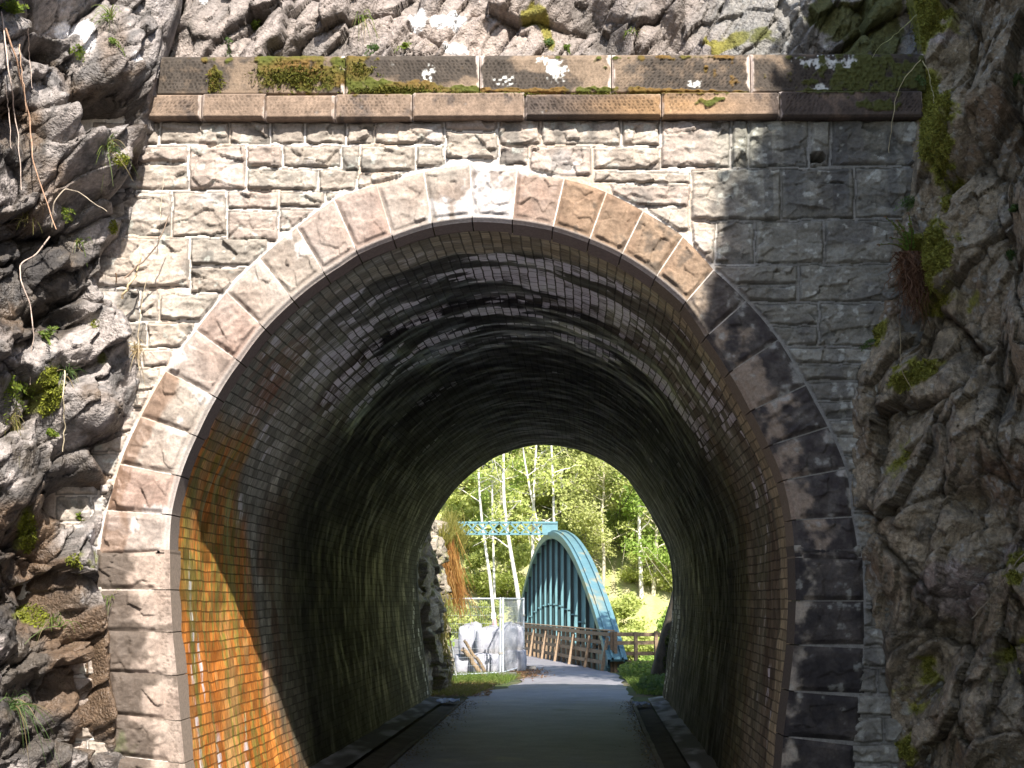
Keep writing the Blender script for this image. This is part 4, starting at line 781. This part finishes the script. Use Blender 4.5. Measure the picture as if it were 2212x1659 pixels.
# pale slender trees on the far bank, traced where they stand
trunks = [([(1075, 1296), (1059, 1221), (1047, 1183), (1040, 1134), (1038, 1099), (1033, 1063), (1034, 1025), (1030, 900), (1025, 760)], 60.5, .10, 'leftmost tall pale trunk, dark banded, seen above the mesh panel'),
          ([(1070, 1290), (1066, 1190), (1064, 1120), (1062, 1056), (1066, 960), (1064, 800)], 63, .08, 'faint thin pale trunk just right of the banded one'),
          ([(1133, 1325), (1124, 1285), (1113, 1242), (1104, 1209), (1099, 1169), (1090, 1123), (1084, 1067), (1087, 993), (1092, 850), (1090, 740)], 59.5, .13, 'stout white trunk curving up from behind the timber fence left of the arch'),
          ([(1182, 1290), (1171, 1174), (1159, 1116), (1148, 1081), (1138, 1028), (1129, 979), (1116, 860), (1110, 740)], 61.5, .09, 'pale trunk leaning left above the lattice brace'),
          ([(1153, 1300), (1150, 1221), (1150, 1169), (1152, 1099), (1154, 1046), (1157, 972), (1166, 850), (1170, 730)], 62, .11, 'upright whitish trunk crossing the middle of the lattice brace'),
          ([(1202, 1296), (1198, 1200), (1196, 1116), (1196, 1046), (1191, 976), (1186, 850), (1190, 720)], 61, .10, 'pale trunk rising just behind the arch crown'),
          ([(1386, 1300), (1382, 1165), (1379, 1120), (1384, 1040), (1378, 900)], 66, .13, 'broad grey trunk standing in the leaves right of the arch')]
for k, (pl, Y, r0, lb) in enumerate(trunks):
    pts = [P(a, b, Y) for a, b in pl]; pts[0][2] = gz(pts[0][0], Y)-.3
    r = tree('birch_tree', tuple(pts[0]), 12, r0, 1, nl=16, leaves=900, size=.10, barkc=(.60, .56, .50), crown_r=1.7, low=.35, pts=pts); tag(r, lb, 'tree', 'pale slim trees on the far bank')
# generic woodland trees behind, every one its own copy
protos = []
spec = [(9, .13, 0, 2.4), (11, .12, 1, 2.2), (8, .12, 2, 2.5), (10, .10, 3, 2.3), (7, .10, 1, 2.6)]
kinds = ['fresh green bushy tree', 'yellow green open tree', 'deep green dense tree', 'olive tree with thin catkin haze', 'low wide yellow green tree']
SPOT = []
rg = np.random.default_rng(5)
for yy0 in np.arange(60, 128, 4.6):
    w0 = 5+.115*yy0
    for xx0 in np.arange(-w0, w0+3, 2.9+.012*yy0): SPOT.append((xx0+rg.uniform(-1.2, 1.2)+.02*yy0, yy0+rg.uniform(-2, 2)))
SPOT = [(x, y) for x, y in SPOT if y > (69 if -4 < x < 3.5 else 60)]
for i, (x, y) in enumerate(SPOT):
    k = int(rg.integers(0, 5)); z = gz(x, y)-.2
    side = 'left' if x < .3+.001*y else 'right'; col_ = proj(np.array([x, y, z+4]))
    lab = '%s on the bank %s the bridge, %s' % (kinds[k], 'behind' if abs(x-.5) < 5 else ('left of' if x < 0 else 'right of'), ['at its foot', 'low down', 'halfway up', 'high up'][min(3, int((y-58)/18))])
    first = next((q for q in protos if q[0] == k), None)
    if first is None:
        h, r0, kd, cr = spec[k]; o = tree('woodland_tree', (0, 0, 0), h, r0, kd, nl=48, leaves=14500, size=.082, crown_r=cr, low=.08, barkc=(.46, .41, .30)); protos.append((k, o))
    else: o = copy_tree(first[1])
    o.location = (x, y, z); o.rotation_euler = (0, 0, rg.uniform(0, 6.28)); s = rg.uniform(.75, 1.25); o.scale = (s, s, s*rg.uniform(.9, 1.2))
    tag(o, lab, 'tree', 'woodland trees on the far bank: '+lab)
# nearer leafy trees beside the bridge
for (x, y, h, lb) in [(5.6, 43, 5.5, 'bright leafy sapling right of the arch foot behind the rail fence'), (4.6, 37, 4.0, 'small green sapling just behind the short rail fence'), (7.4, 50, 7.5, 'tall leafy green tree filling the right of the far opening'), (-4.2, 50, 6.5, 'bushy green tree behind the sacks on the left'), (-3.3, 42, 4.5, 'low green bush tree left of the bridge behind the sacks')]:
    o = tree('leafy_tree', (x, y, gz(x, y)-.2), h, .07, 0, nl=40, leaves=9000, size=.085, crown_r=1.7, low=.15); tag(o, lb, 'tree', 'leafy trees beside the bridge')
# tree whose dark base stands right of the far mouth
o = tree('ivy_tree', (3.0, 20.6, -.2), 8.5, .30, 2, nl=30, leaves=3000, size=.10, crown_r=2.6, low=.42, barkc=(.07, .06, .045), pts=[(2.95, 20.6, -.3), (3.12, 20.6, .6), (3.38, 20.6, 1.5), (3.7, 20.7, 2.6), (4.1, 21, 5), (4.3, 21.3, 8.3)]); tag(o, 'dark mossy tree base leaning beside the right edge of the far tunnel mouth', 'tree')
m = MB(); leaf_cloud(m, (3.35, 20.4, .55), (.33, .35, .75), 1500, .05, ((.05, .07, .015), (.10, .12, .03))); m.build('ivy', M_LEAF, o)
o = tree('overhanging_tree', (5.2, 17.6, 4.4), 6.5, .16, 1, lean=(-.12, .12), nl=30, leaves=2200, size=.12, crown_r=3.2, low=.2, barkc=(.12, .10, .07)); tag(o, 'tree on the hill above the far mouth casting branch shadows on the path', 'tree')

# rock bank left of the far mouth with hanging growth
u_ = np.linspace(0, 1, 120); z_ = np.linspace(-.2, 3.4, 150); U, Z = np.meshgrid(u_, z_, indexing='ij')
lineX = np.interp(U, [0, .25, .6, 1], [-1.0, -1.62, -1.85, -3.2]); lineY = np.interp(U, [0, .25, .6, 1], [17.2, 18.2, 22.0, 24.5])
lineX = np.interp(U, [0, .3, .7, 1], [-1.75, -1.42, -1.40, -3.4]); lineY = np.interp(U, [0, .3, .7, 1], [16.6, 18.5, 21.6, 24.0])
B = g3(lineX-.05*Z, lineY, Z); d, a, r = rock_disp(B*1.1, .12, .10, .03, .02)
V = B+np.array([.9, -.3, 0])*d[..., None]; n1 = fbm(V*3, 4, 700); n2 = fbm(V*11, 4, 701)
c = mix((.42, .36, .29), (.26, .22, .17), np.clip(.5+n1*1.5, 0, 1)); c = mix(c, (.20, .20, .05), .7*ss(.1, .4, n2+.3*n1)); 
back = V[:, -1].copy(); back[:, 0] -= 6; back[:, 2] += 1.5; V = np.concatenate([V, back[:, None]], 1); c = np.concatenate([c, np.broadcast_to((.1, .12, .04), (120, 1, 3))], 1)
bank = mesh('bank', V, gfaces(120, 151), M_ROCK, None, c, np.zeros((120, 151))); tag(bank, 'rocky bank left of the path just beyond the tunnel', 'bank', None, 'structure')

# ---- small plants
def bvh(o): me = o.data; return BVHTree.FromPolygons([v.co for v in me.vertices], [p.vertices[:] for p in me.polygons])
def bvh_np(V, F): return BVHTree.FromPolygons([tuple(v) for v in V.reshape(-1, 3)], [tuple(f) for f in F])
TREES = {'L': bvh_np(VL[:175:2, :660:2], gfaces(88, 330)), 'R': bvh_np(VR[:175:2, :660:2], gfaces(88, 330)), 'T': bvh(rock_top)}
def hit(px, py, w):
    d = ray(px, py); r = TREES[w].ray_cast(Vector(CAM), Vector(d).normalized())
    if r[0] is None: return P(px, py, -.05), np.array([0, -1., 0])
    n = np.array(r[1]); n = n if n@d < 0 else -n; return np.array(r[0]), n
def tuft(name, px, py, w, n, ln, cols, label, cat='grass tuft', group='grass tufts on the rock', droop=1., width=.006, up_=.7, spread=.6, pos=None):
    p, nr = hit(px, py, w) if pos is None else (np.array(pos), np.array([0, -1., .2]))
    m = MB(); t = np.linspace(0, 1, 7)[:, None]
    for k in range(n):
        d = nr*.6+np.array([0, 0, up_])+RNG.normal(size=3)*spread; d /= np.linalg.norm(d); l = ln*(.5+.85*RNG.random())
        pts = p+RNG.normal(size=3)*.02*[1, .4, 1]+d*t*l+np.array([0, 0, -1.])*droop*t**2.2*l*(.5+.8*RNG.random())
        q = RNG.random(); c = np.array(cols[0])*(1-q)+np.array(cols[1])*q
        if RNG.random() < .16: c = np.array((.34, .27, .14))
        m.ribbon(pts, width*(.6+.7*RNG.random())*(1-t[:, 0]**1.6)+.0012, c, RNG.normal(size=3)+[1, 0, 0])
    return tag(m.build(name, M_LEAF), label, cat, group)
def sprig(name, px, py, w, n, ln, leaf, cols, label, cat='plant', group='small leafy plants on the rock', pos=None, droop=.5, up_=.5):
    p, nr = hit(px, py, w) if pos is None else (np.array(pos), np.array([0, -1., .2]))
    root = empty(name, tuple(p)); st = MB(); lf = MB(); t = np.linspace(0, 1, 8)[:, None]
    for k in range(n):
        d = nr*.6+np.array([0, 0, up_])+RNG.normal(size=3)*.55; d /= np.linalg.norm(d); l = ln*(.65+.7*RNG.random()); pts = p+d*t*l+np.array([0, 0, -1.])*droop*t**2*l
        st.ribbon(pts, .004*(1-.7*t[:, 0]), np.array((.13, .15, .04)))
        sd = np.cross(d, [0, 1, .2]); sd /= np.linalg.norm(sd)
        for i in range(2, 24):
            f = i/24; e = p+d*f*l+np.array([0, 0, -1.])*droop*f*f*l; s = (1 if i % 2 else -1)
            q = RNG.random(); c = np.array(cols[0])*(1-q)+np.array(cols[1])*q; lv = sd*s*leaf*(1.1-.8*abs(f-.4))+d*leaf*.35+RNG.normal(size=3)*leaf*.12
            wd = np.cross(lv, RNG.normal(size=3)*.5+nr); wd /= np.linalg.norm(wd)+1e-9
            V = [e, e+lv*.5+wd*leaf*.22, e+lv, e+lv*.5-wd*leaf*.22]; lf.add(V, [(0, 1, 2, 3)], c)
    st.build('stem', M_LEAF, root); lf.build('leaves', M_LEAF, root); return tag(root, label, cat, group)
YG = ((.13, .21, .025), (.27, .32, .05)); BG = ((.07, .13, .04), (.15, .22, .07)); LG = ((.10, .17, .03), (.22, .28, .06)); OL = ((.16, .16, .04), (.30, .27, .09))
sprig('fern', 25, 30, 'L', 12, .16, .03, YG, 'bright yellow green fern at the top left corner of the left cliff', 'fern', 'ferns on the rock')
tuft('grass_tuft', 238, 40, 'L', 40, .20, LG, 'trailing pale grass near the top of the left cliff')
sprig('leafy_plant', 242, 92, 'L', 5, .11, .025, LG, 'small leafy plant hanging below the trailing grass, left cliff', droop=1)
sprig('leafy_plant', 165, 105, 'L', 5, .08, .025, YG, 'tiny pale green plant on the ledge under the left cliff overhang')
tuft('grass_tuft', 232, 320, 'L', 44, .20, LG, 'green and straw grass tuft beside the dark hollow level with the top courses')
tuft('grass_tuft', 60, 470, 'L', 28, .13, OL, 'sparse olive grass tuft at the left edge of the left cliff, below the roots')
sprig('leafy_plant', 132, 455, 'L', 6, .09, .022, YG, 'little yellow green rosette in the middle of the left cliff')
tuft('grass_tuft', 168, 525, 'L', 22, .12, LG, 'thin grass tuft above the dark wet boulder on the left cliff')
sprig('leafy_plant', 100, 735, 'L', 7, .17, .028, LG, 'leafy sprig with arching stems above the mossy hump, left cliff')
sprig('fern', 16, 835, 'L', 12, .17, .03, YG, 'pale green fern at the left edge beside the mossy hump', 'fern', 'ferns on the rock')
tuft('grass_tuft', 140, 805, 'L', 60, .17, BG, 'fine bright grass tuft growing right beside the yellow mossy hump')
tuft('grass_tuft', 22, 905, 'L', 34, .18, OL, 'straw coloured grass hanging at the left edge below the fern', droop=1.6)
sprig('leafy_plant', 102, 940, 'L', 4, .09, .028, YG, 'small upright leafy shoot below the mossy hump')
sprig('leafy_plant', 176, 1128, 'L', 6, .10, .035, YG, 'bright yellow green leafy clump between the lower rock and the arch stones')
tuft('grass_tuft', 122, 1350, 'L', 26, .25, LG, 'tall thin grass on the lower wet slab of the left cliff', up_=1.2)
tuft('grass_tuft', 22, 1530, 'L', 46, .30, BG, 'large blue green grass clump in the bottom left corner', droop=1.3, width=.008)
tuft('grass_tuft', 238, 1290, 'L', 14, .10, LG, 'few green blades between two wet arch jamb stones at the left')
sprig('leafy_plant', 282, 915, 'L', 14, .07, .02, YG, 'mossy leafy fringe along the outer edge of the left arch stones')
tuft('dry_grass', 296, 755, 'L', 46, .14, ((.42, .32, .17), (.52, .42, .25)), 'tangle of dry straw grass where the left cliff meets the wall', 'dry grass', None, 1.2)
sprig('fern', 543, 60, 'T', 10, .13, .026, YG, 'bright fern clump above the left part of the coping', 'fern', 'ferns on the rock')
sprig('leafy_plant', 487, 92, 'T', 8, .12, .03, BG, 'dark green lance leaved plant above the coping, left of the fern clump')
tuft('grass_tuft', 780, 40, 'T', 40, .17, LG, 'grassy leafy tuft with hanging straw left of the white patches', droop=1.5)
sprig('leafy_plant', 817, 108, 'T', 5, .09, .03, BG, 'small green leafy plant just above the coping below the straw tuft')
sprig('fern', 872, 103, 'T', 8, .08, .022, YG, 'pair of little ferns on the coping below the white patches', 'fern', 'ferns on the rock')
sprig('leafy_plant', 1192, 98, 'T', 6, .09, .026, BG, 'dark fern like plant under the yellow moss in the cleft')
sprig('leafy_plant', 1225, 108, 'T', 4, .07, .026, LG, 'little shoot right beside the fern like plant in the cleft')
tuft('grass_tuft', 1367, 68, 'T', 22, .09, LG, 'short green tuft on the slanting slab above the coping')
sprig('leafy_plant', 1985, 170, 'R', 5, .07, .022, BG, 'tiny plant at the right end of the coping')
sprig('leafy_plant', 1965, 350, 'R', 8, .11, .026, BG, 'leafy plant in the angle of wall and right cliff')
sprig('leafy_plant', 1975, 440, 'R', 8, .11, .026, BG, 'leafy plant just above the big fern on the right cliff')
sprig('leafy_plant', 2200, 175, 'R', 4, .07, .035, BG, 'small bright leaves at the upper right edge of the right cliff')
sprig('leafy_plant', 2200, 455, 'R', 5, .08, .04, BG, 'rounded leaves at the right edge level with the big fern')
sprig('leafy_plant', 2195, 548, 'R', 5, .08, .04, BG, 'rounded leaves at the right edge below the others')
sprig('leafy_plant', 1885, 745, 'R', 6, .10, .022, BG, 'narrow dark plant hanging on the edge of the right cliff beside the arch')
# the large fern with its skirt of dead fronds
p, nr = hit(1962, 556, 'R'); p = p+np.array([0, -.06, 0]); fern_ = empty('fern', tuple(p)); tag(fern_, 'large fern with uncurling fronds above a brown skirt of dead ones on the right cliff', 'fern', 'ferns on the rock')
st = MB(); lf = MB(); dd = MB(); t = np.linspace(0, 1, 10)[:, None]
for tip in [(1913, 470), (1938, 478), (1962, 462), (1898, 530), (1925, 515), (1950, 500), (1968, 490)]:
    e = P(tip[0], tip[1], p[1]-.12+.1*RNG.random()); pts = p+(e-p)*t+np.array([0, -.04, .03])*np.sin(t*3.14); st.tube(pts, .005*(1-.6*t[:, 0]), (.17, .12, .05), 4)
    th = np.linspace(0, 5, 9)[:, None]; st.tube(e+np.concatenate([np.cos(th)*-.012, 0*th, np.sin(th)*.012], 1)*(1-th/7), .004, (.22, .13, .06), 4)
    for i in range(3, 20):
        f = i/20; q = p+(e-p)*f+np.array([0, -.04, .03])*math.sin(f*3.14)
        for s in (-1, 1):
            lv = np.array([s, -.2, .25])*.035*(1.05-f)+RNG.normal(size=3)*.004; wd = (e-p)/np.linalg.norm(e-p)*.008; lf.add([q, q+lv*.5+wd, q+lv, q+lv*.5-wd], [(0, 1, 2, 3)], np.array((.12, .19, .03))*(.7+.7*RNG.random()))
for k in range(260):
    x0 = RNG.normal()*.045; pts = p+np.array([x0, -.05*RNG.random(), .02])+np.concatenate([.05*t*RNG.normal()+.02*RNG.normal(size=(10, 1)), -.06*np.sin(t*2)-.02*RNG.random(), -t*(.3+.32*RNG.random())*math.exp(-abs(x0)*5)], 1)
    dd.ribbon(pts, .012*(1-t[:, 0]*.8), np.array((.17, .09, .05))*(.5+.9*RNG.random()), RNG.normal(size=3))
st.build('stem', M_LEAF, fern_); lf.build('fronds', M_LEAF, fern_); dd.build('dead_fronds', M_LEAF, fern_)
# hanging roots and twigs
def strand(name, pl, w, r, c, label, cat='root', group='pale roots hanging on the cliffs', off=.13):
    pts = []
    for a, b in pl:
        h_, n_ = hit(a, b, w); pts.append(h_+n_*.0+np.array([0, -off, 0]))
    pts = np.array(pts); pts[:, 1] = np.minimum(pts[:, 1], np.median(pts[:, 1])+.03)
    d_ = [ (ray(a, b), y) for (a, b), y in zip(pl, pts[:, 1])]; pts = np.array([CAM+d*((y-CAM[1])/d[1]) for d, y in d_])
    q = spline(pts, 40); q += .006*np.stack([vn(g3(np.arange(40)*.35, np.zeros(40), np.zeros(40)+r*999), k) for k in range(3)], 1)
    m = MB(); m.tube(q, np.linspace(r, r*.5, 40), c, 5); return tag(m.build(name, M_BARK, smooth=True), label, cat, group)
RC = (.46, .36, .30)
strand('hanging_root', [(3, 25), (14, 110), (24, 180), (32, 250), (42, 320), (45, 410)], 'L', .006, RC, 'longest pale root at the far left edge of the left cliff')
strand('hanging_root', [(12, 60), (35, 130), (52, 200), (64, 255), (70, 340), (90, 410), (110, 470), (120, 495)], 'L', .007, (.42, .26, .17), 'reddish root curving down across the left cliff')
strand('hanging_root', [(43, 95), (45, 140), (52, 190), (57, 240)], 'L', .005, (.42, .27, .18), 'short straight root between the two long ones')
strand('hanging_root', [(60, 60), (63, 130), (70, 190)], 'L', .004, RC, 'thin twisted root just under the small ledge plant')
strand('hanging_root', [(10, 180), (18, 240), (24, 320)], 'L', .004, RC, 'thin root left of the longest root')
strand('hanging_root', [(112, 490), (116, 440), (140, 406), (168, 415), (205, 440), (230, 456)], 'L', .006, (.36, .30, .23), 'arching bare stem with a bend in the middle of the left cliff', off=.12)
strand('hanging_root', [(108, 510), (80, 548), (42, 570), (48, 615), (68, 665), (72, 720), (64, 830)], 'L', .006, RC, 'pale stem bending down past the dark wet boulder', off=.1)
strand('hanging_root', [(140, 800), (137, 860), (140, 930), (134, 975)], 'L', .006, (.5, .42, .28), 'straw coloured strand hanging from the fine grass tuft', off=.09)
strand('twig', [(268, 600), (290, 580), (315, 560), (340, 530), (352, 500), (364, 462)], 'L', .007, (.26, .19, .14), 'bare grey twig reaching up in front of the wall beside the left cliff', 'twig', 'twigs', .25)
strand('twig', [(262, 645), (275, 622), (292, 596), (304, 560), (302, 545)], 'L', .010, (.52, .40, .24), 'thick straw coloured stem at the foot of the grey twig', 'twig', 'twigs', .2)
strand('twig', [(250, 590), (254, 620), (262, 650)], 'L', .006, (.50, .33, .2), 'short orange stem beside the thick straw stem', 'twig', 'twigs', .12)
strand('twig', [(300, 800), (298, 720), (304, 660), (318, 600)], 'L', .004, (.48, .38, .25), 'thin upright straw stem against the wall above the dry grass', 'twig', 'twigs', .25)
strand('twig', [(346, 470), (350, 410), (358, 370)], 'L', .003, (.5, .42, .3), 'very thin pale stem standing against the upper left wall', 'twig', 'twigs', .2)
strand('twig', [(1988, 128), (1955, 165), (1935, 210), (1926, 260), (1920, 330)], 'R', .004, (.40, .34, .20), 'thin arching stem drooping in front of the right end of the coping', 'twig', 'twigs', .25)
strand('twig', [(1992, 130), (2006, 155), (2012, 190), (2018, 222)], 'R', .004, (.36, .32, .18), 'short drooping stem over the moss at the right end of the coping', 'twig', 'twigs', .1)
strand('twig', [(1980, 30), (1940, 70), (1900, 100), (1884, 125)], 'R', .004, (.30, .30, .14), 'mossy stem slanting down to the coping at the upper right', 'twig', 'twigs', .1)
strand('twig', [(1944, 700), (1944, 760), (1950, 810), (1975, 850), (1985, 880)], 'R', .004, (.30, .24, .14), 'thin stem hanging below the big fern on the right cliff', 'twig', 'twigs', .1)
strand('twig', [(2212, 1195), (2170, 1250), (2125, 1310), (2100, 1335)], 'R', .005, (.32, .27, .19), 'straight thin stem slanting across the lower right cliff', 'twig', 'twigs', .12)
# moss cushions: fuzzy short growth where the rock and coping are mossy
def moss(name, V, mask, n, c0, c1, size, label):
    idx = RNG.choice(np.flatnonzero(mask.ravel()), n); p = V.reshape(-1, 3)[idx]+RNG.normal(size=(n, 3))*.006
    m = MB(); a = RNG.normal(size=(n, 3)); a /= np.linalg.norm(a, axis=1)[:, None]; b = np.array([0, -.8, -.3])+RNG.normal(size=(n, 3))*.6; b /= np.linalg.norm(b, axis=1)[:, None]
    s = size*(.5+RNG.random(n))[:, None]; k = RNG.random(n)[:, None]; m.quads(p+b*s*.4, a*s*.35, b*s, np.array(c0)*(1-k)+np.array(c1)*k)
    return tag(m.build(name, M_MOSS), label, 'moss', None, 'stuff')
q2 = fbm(VR[:, :RPX.shape[1]]*10, 4, 312); mk = (.9*blobs(RPX, RPY, MOSS_R)+.55*q2 > .6) & (np.arange(len(RPX))[:, None] < 180)
moss('moss', VR[:, :RPX.shape[1]], mk, 26000, (.14, .15, .022), (.32, .31, .06), .016, 'yellow green moss cushions over the right cliff')
pts = []
for cx, cy, rx, ry, k in [(640, 165, 85, 26, 900), (465, 175, 16, 24, 160), (860, 196, 90, 10, 700), (780, 150, 30, 20, 120), (1500, 208, 90, 3, 420), (1290, 205, 60, 3, 200), (1130, 205, 50, 3, 160), (1790, 208, 90, 3, 300), (1010, 203, 50, 3, 160), (1535, 232, 26, 6, 80)]:
    a = RNG.normal(size=(k*3, 2))*.5
    for u, v in a[:2*k]: pts.append(P(cx+u*rx, cy+v*ry, -.06 if cy < 203 else -.10))
pts = np.array(pts)
moss('moss', pts, np.ones(len(pts), bool), len(pts), (.06, .07, .008), (.15, .135, .022), .014, 'golden and green moss clumps along the coping')
mk = np.zeros(len(VL.reshape(-1, 3)), bool); vpx, vpy = proj(VL.reshape(-1, 3)); mk = blobs(vpx, vpy, [(105, 845, 30, 52, 10, 1), (262, 345, 18, 14, 0, .8), (60, 1150, 20, 50, 0, .8), (75, 1330, 40, 24, 20, .8), (285, 920, 10, 36, 20, .9), (160, 1215, 14, 30, -30, .8), (205, 700, 10, 10, 0, .8), (245, 490, 10, 16, 0, .8)]) > .35
mk &= (np.arange(VL.shape[0])[:, None]+np.zeros(VL.shape[1]) < 175).ravel()
moss('moss', VL, mk, 7000, (.12, .14, .015), (.24, .25, .03), .014, 'bright moss humps on the left cliff')
# verge grass, leaves and ivy by the far mouth
def verge(poly, n, ln, cols, wid):
    m = MB(); t = np.linspace(0, 1, 4)[:, None]; (x0, y0), (x1, y1), (x2, y2), (x3, y3) = poly
    for k in range(n):
        u, v = RNG.random(), RNG.random(); px = (x0*(1-u)+x1*u)*(1-v)+(x3*(1-u)+x2*u)*v; py_ = (y0*(1-u)+y1*u)*(1-v)+(y3*(1-u)+y2*u)*v
        d = np.array([RNG.normal()*.4, RNG.normal()*.4, 1]); l = ln*(.4+.9*RNG.random()); q = RNG.random()
        p = np.array([px, py_, .02]); m.ribbon(p+d*t*l+np.array([RNG.normal()*.3, RNG.normal()*.3, -.4])*t*t*l, wid*(1-.8*t[:, 0]), np.array(cols[0])*(1-q)+np.array(cols[1])*q, RNG.normal(size=3))
    return m
m = verge([(2.35, 18.2), (3.4, 17.5), (4.2, 27.8), (2.55, 27.8)], 4200, .16, LG, .012); leaf_cloud(m, (2.95, 19.6, .12), (.5, 1.6, .2), 2200, .05, BG); leaf_cloud(m, (3.0, 25.5, .15), (.6, 1.8, .22), 1200, .06, LG)
tag(m.build('grass', M_LEAF), 'green grass and ivy on the verge right of the path beyond the tunnel', 'grass', None, 'stuff')
m = verge([(-1.5, 17.6), (-.75, 17.6), (-.2, 22.2), (-1.6, 22.2)], 1800, .12, OL, .011); m2 = verge([(-1.6, 22), (-.15, 22), (.1, 25.2), (-1.8, 25.2)], 2200, .2, LG, .012); m.V += m2.V; m.F += [f+m.n for f in m2.F]; m.C += m2.C; m.n += m2.n
tag(m.build('grass', M_LEAF), 'rough grass below the mesh panels left of the path', 'grass', None, 'stuff')
m = MB(); n = 2600; cx = np.concatenate([g3(RNG.uniform(-1.5, -.4, n//2), RNG.uniform(17.5, 24, n//2), .03+0*np.zeros(n//2)), g3(RNG.normal(.15, .28, n//2), RNG.normal(26.8, 1.4, n//2), .035+np.zeros(n//2))]); k = RNG.random(n)[:, None]
a = RNG.normal(size=(n, 3))*[1, 1, .3]; a /= np.linalg.norm(a, axis=1)[:, None]; b = np.cross(a, [0, 0, 1.]); m.quads(cx, a*.03, b*.03+[0, 0, .004], np.array((.22, .10, .045))*(1-k)+np.array((.36, .24, .13))*k)
tag(m.build('leaf_litter', M_LEAF), 'brown fallen leaves along the left edge of the path', 'leaf litter', None, 'stuff')
# hanging growth on the bank
def hanging(name, pl, n, ln, c0, c1, label, up=False):
    m = MB(); t = np.linspace(0, 1, 7)[:, None]
    for k in range(n):
        a, b, Y = pl[RNG.integers(0, len(pl))]; p = P(a+RNG.normal()*9, b+RNG.normal()*10, Y+RNG.normal()*.25); l = ln*(.4+.8*RNG.random()); s = 1 if up else -1
        d = np.array([RNG.normal()*.22+.12, RNG.normal()*.2-.1, s]); q = RNG.random(); m.ribbon(p+d*t*l+np.array([.1*RNG.normal(), 0, -.3])*t*t*l, .016*(1-.7*t[:, 0]), np.array(c0)*(1-q)+np.array(c1)*q, RNG.normal(size=3))
    return tag(m.build(name, M_LEAF), label, 'hanging plant', 'growth draped over the bank')
hanging('hanging_plant', [(965, 1165, 22), (975, 1200, 22.3), (980, 1235, 22.6), (985, 1260, 22.8), (955, 1180, 21.5), (960, 1220, 22)], 900, .55, (.34, .13, .035), (.52, .32, .10), 'rust orange dead growth draped down the bank left of the far opening')
hanging('hanging_plant', [(965, 1150, 21.5), (975, 1140, 22), (985, 1160, 22.5), (955, 1170, 21), (990, 1180, 22.6)], 900, .42, (.20, .20, .04), (.34, .30, .08), 'yellow green broom like growth on top of the bank', True)
hanging('hanging_plant', [(948, 1330, 20.5), (953, 1380, 21), (958, 1420, 21), (950, 1290, 20.5)], 500, .4, (.17, .17, .04), (.30, .25, .08), 'olive ivy strands hanging down the middle of the bank')

# low undergrowth hiding the foot of the far bank
pr_b = None
BS = [(x, 57.5+rg.uniform(-1, 1.5)) for x in np.arange(-7, 12, 1.15)]+[(x+rg.uniform(-.8, .8), y+rg.uniform(-1.2, 1.2)) for y in np.arange(62, 96, 3.6) for x in np.arange(-10-.06*(y-60), 10+.1*(y-60), 2.6)]
for i, (x, y) in enumerate(BS):
    y = float(y); z = gz(x, y)
    if pr_b is None: o = pr_b = tree('bush', (0, 0, 0), 2.6, .03, 1, nl=26, leaves=5200, size=.085, crown_r=1.3, low=.05)
    else: o = copy_tree(pr_b)
    o.location = (x, y, z-.1); s_ = rg.uniform(.7, 1.25); o.scale = (s_, s_, s_); o.rotation_euler = (0, 0, rg.uniform(0, 6.28))
    lab = 'yellow green bush on the bank %s the bridge, %s' % ('left of' if x < -1.5 else 'right of' if x > 1.5 else 'behind', 'at its foot' if y < 61 else 'low down' if y < 74 else 'higher up'); tag(o, lab, 'bush', 'bushes on the far bank: '+lab)
# scrub along the top edge of the right-hand cliff, out of the picture, that softens its shadow
m = MB()
for k in range(60): leaf_cloud(m, (3.45+.5*RNG.random(), -2.2-4.5*RNG.random(), 9.25+.17*RNG.normal()), (.3, .35, .3), 60, .06, GRN[2])
tag(m.build('scrub', M_LEAF), 'scrub growing along the top edge of the right cliff', 'scrub', None, 'stuff')

# grit, twigs and leaves washed against the edgings inside the tunnel
n = 2600; yy_ = RNG.uniform(.3, 16.3, n); sd = RNG.random(n) < .5
xx_ = np.where(sd, eR(yy_)-np.abs(RNG.normal(0, .10, n)), eL(yy_)+np.abs(RNG.normal(0, .16, n)))
m = MB(); a = RNG.normal(size=(n, 3))*[1, 1, .35]; a /= np.linalg.norm(a, axis=1)[:, None]; b = np.cross(a, [0, 0, 1.]); k = RNG.random(n)[:, None]; sz = .006+.016*RNG.random(n)[:, None]**2
m.quads(g3(xx_, yy_, .03+0*xx_), a*sz, b*sz+[0, 0, .004], np.array((.10, .08, .06))*(1-k)+np.array((.34, .28, .20))*k); tag(m.build('grit', M_EARTH), 'grit and dead leaves along both edges of the path inside the tunnel', 'grit', None, 'stuff')
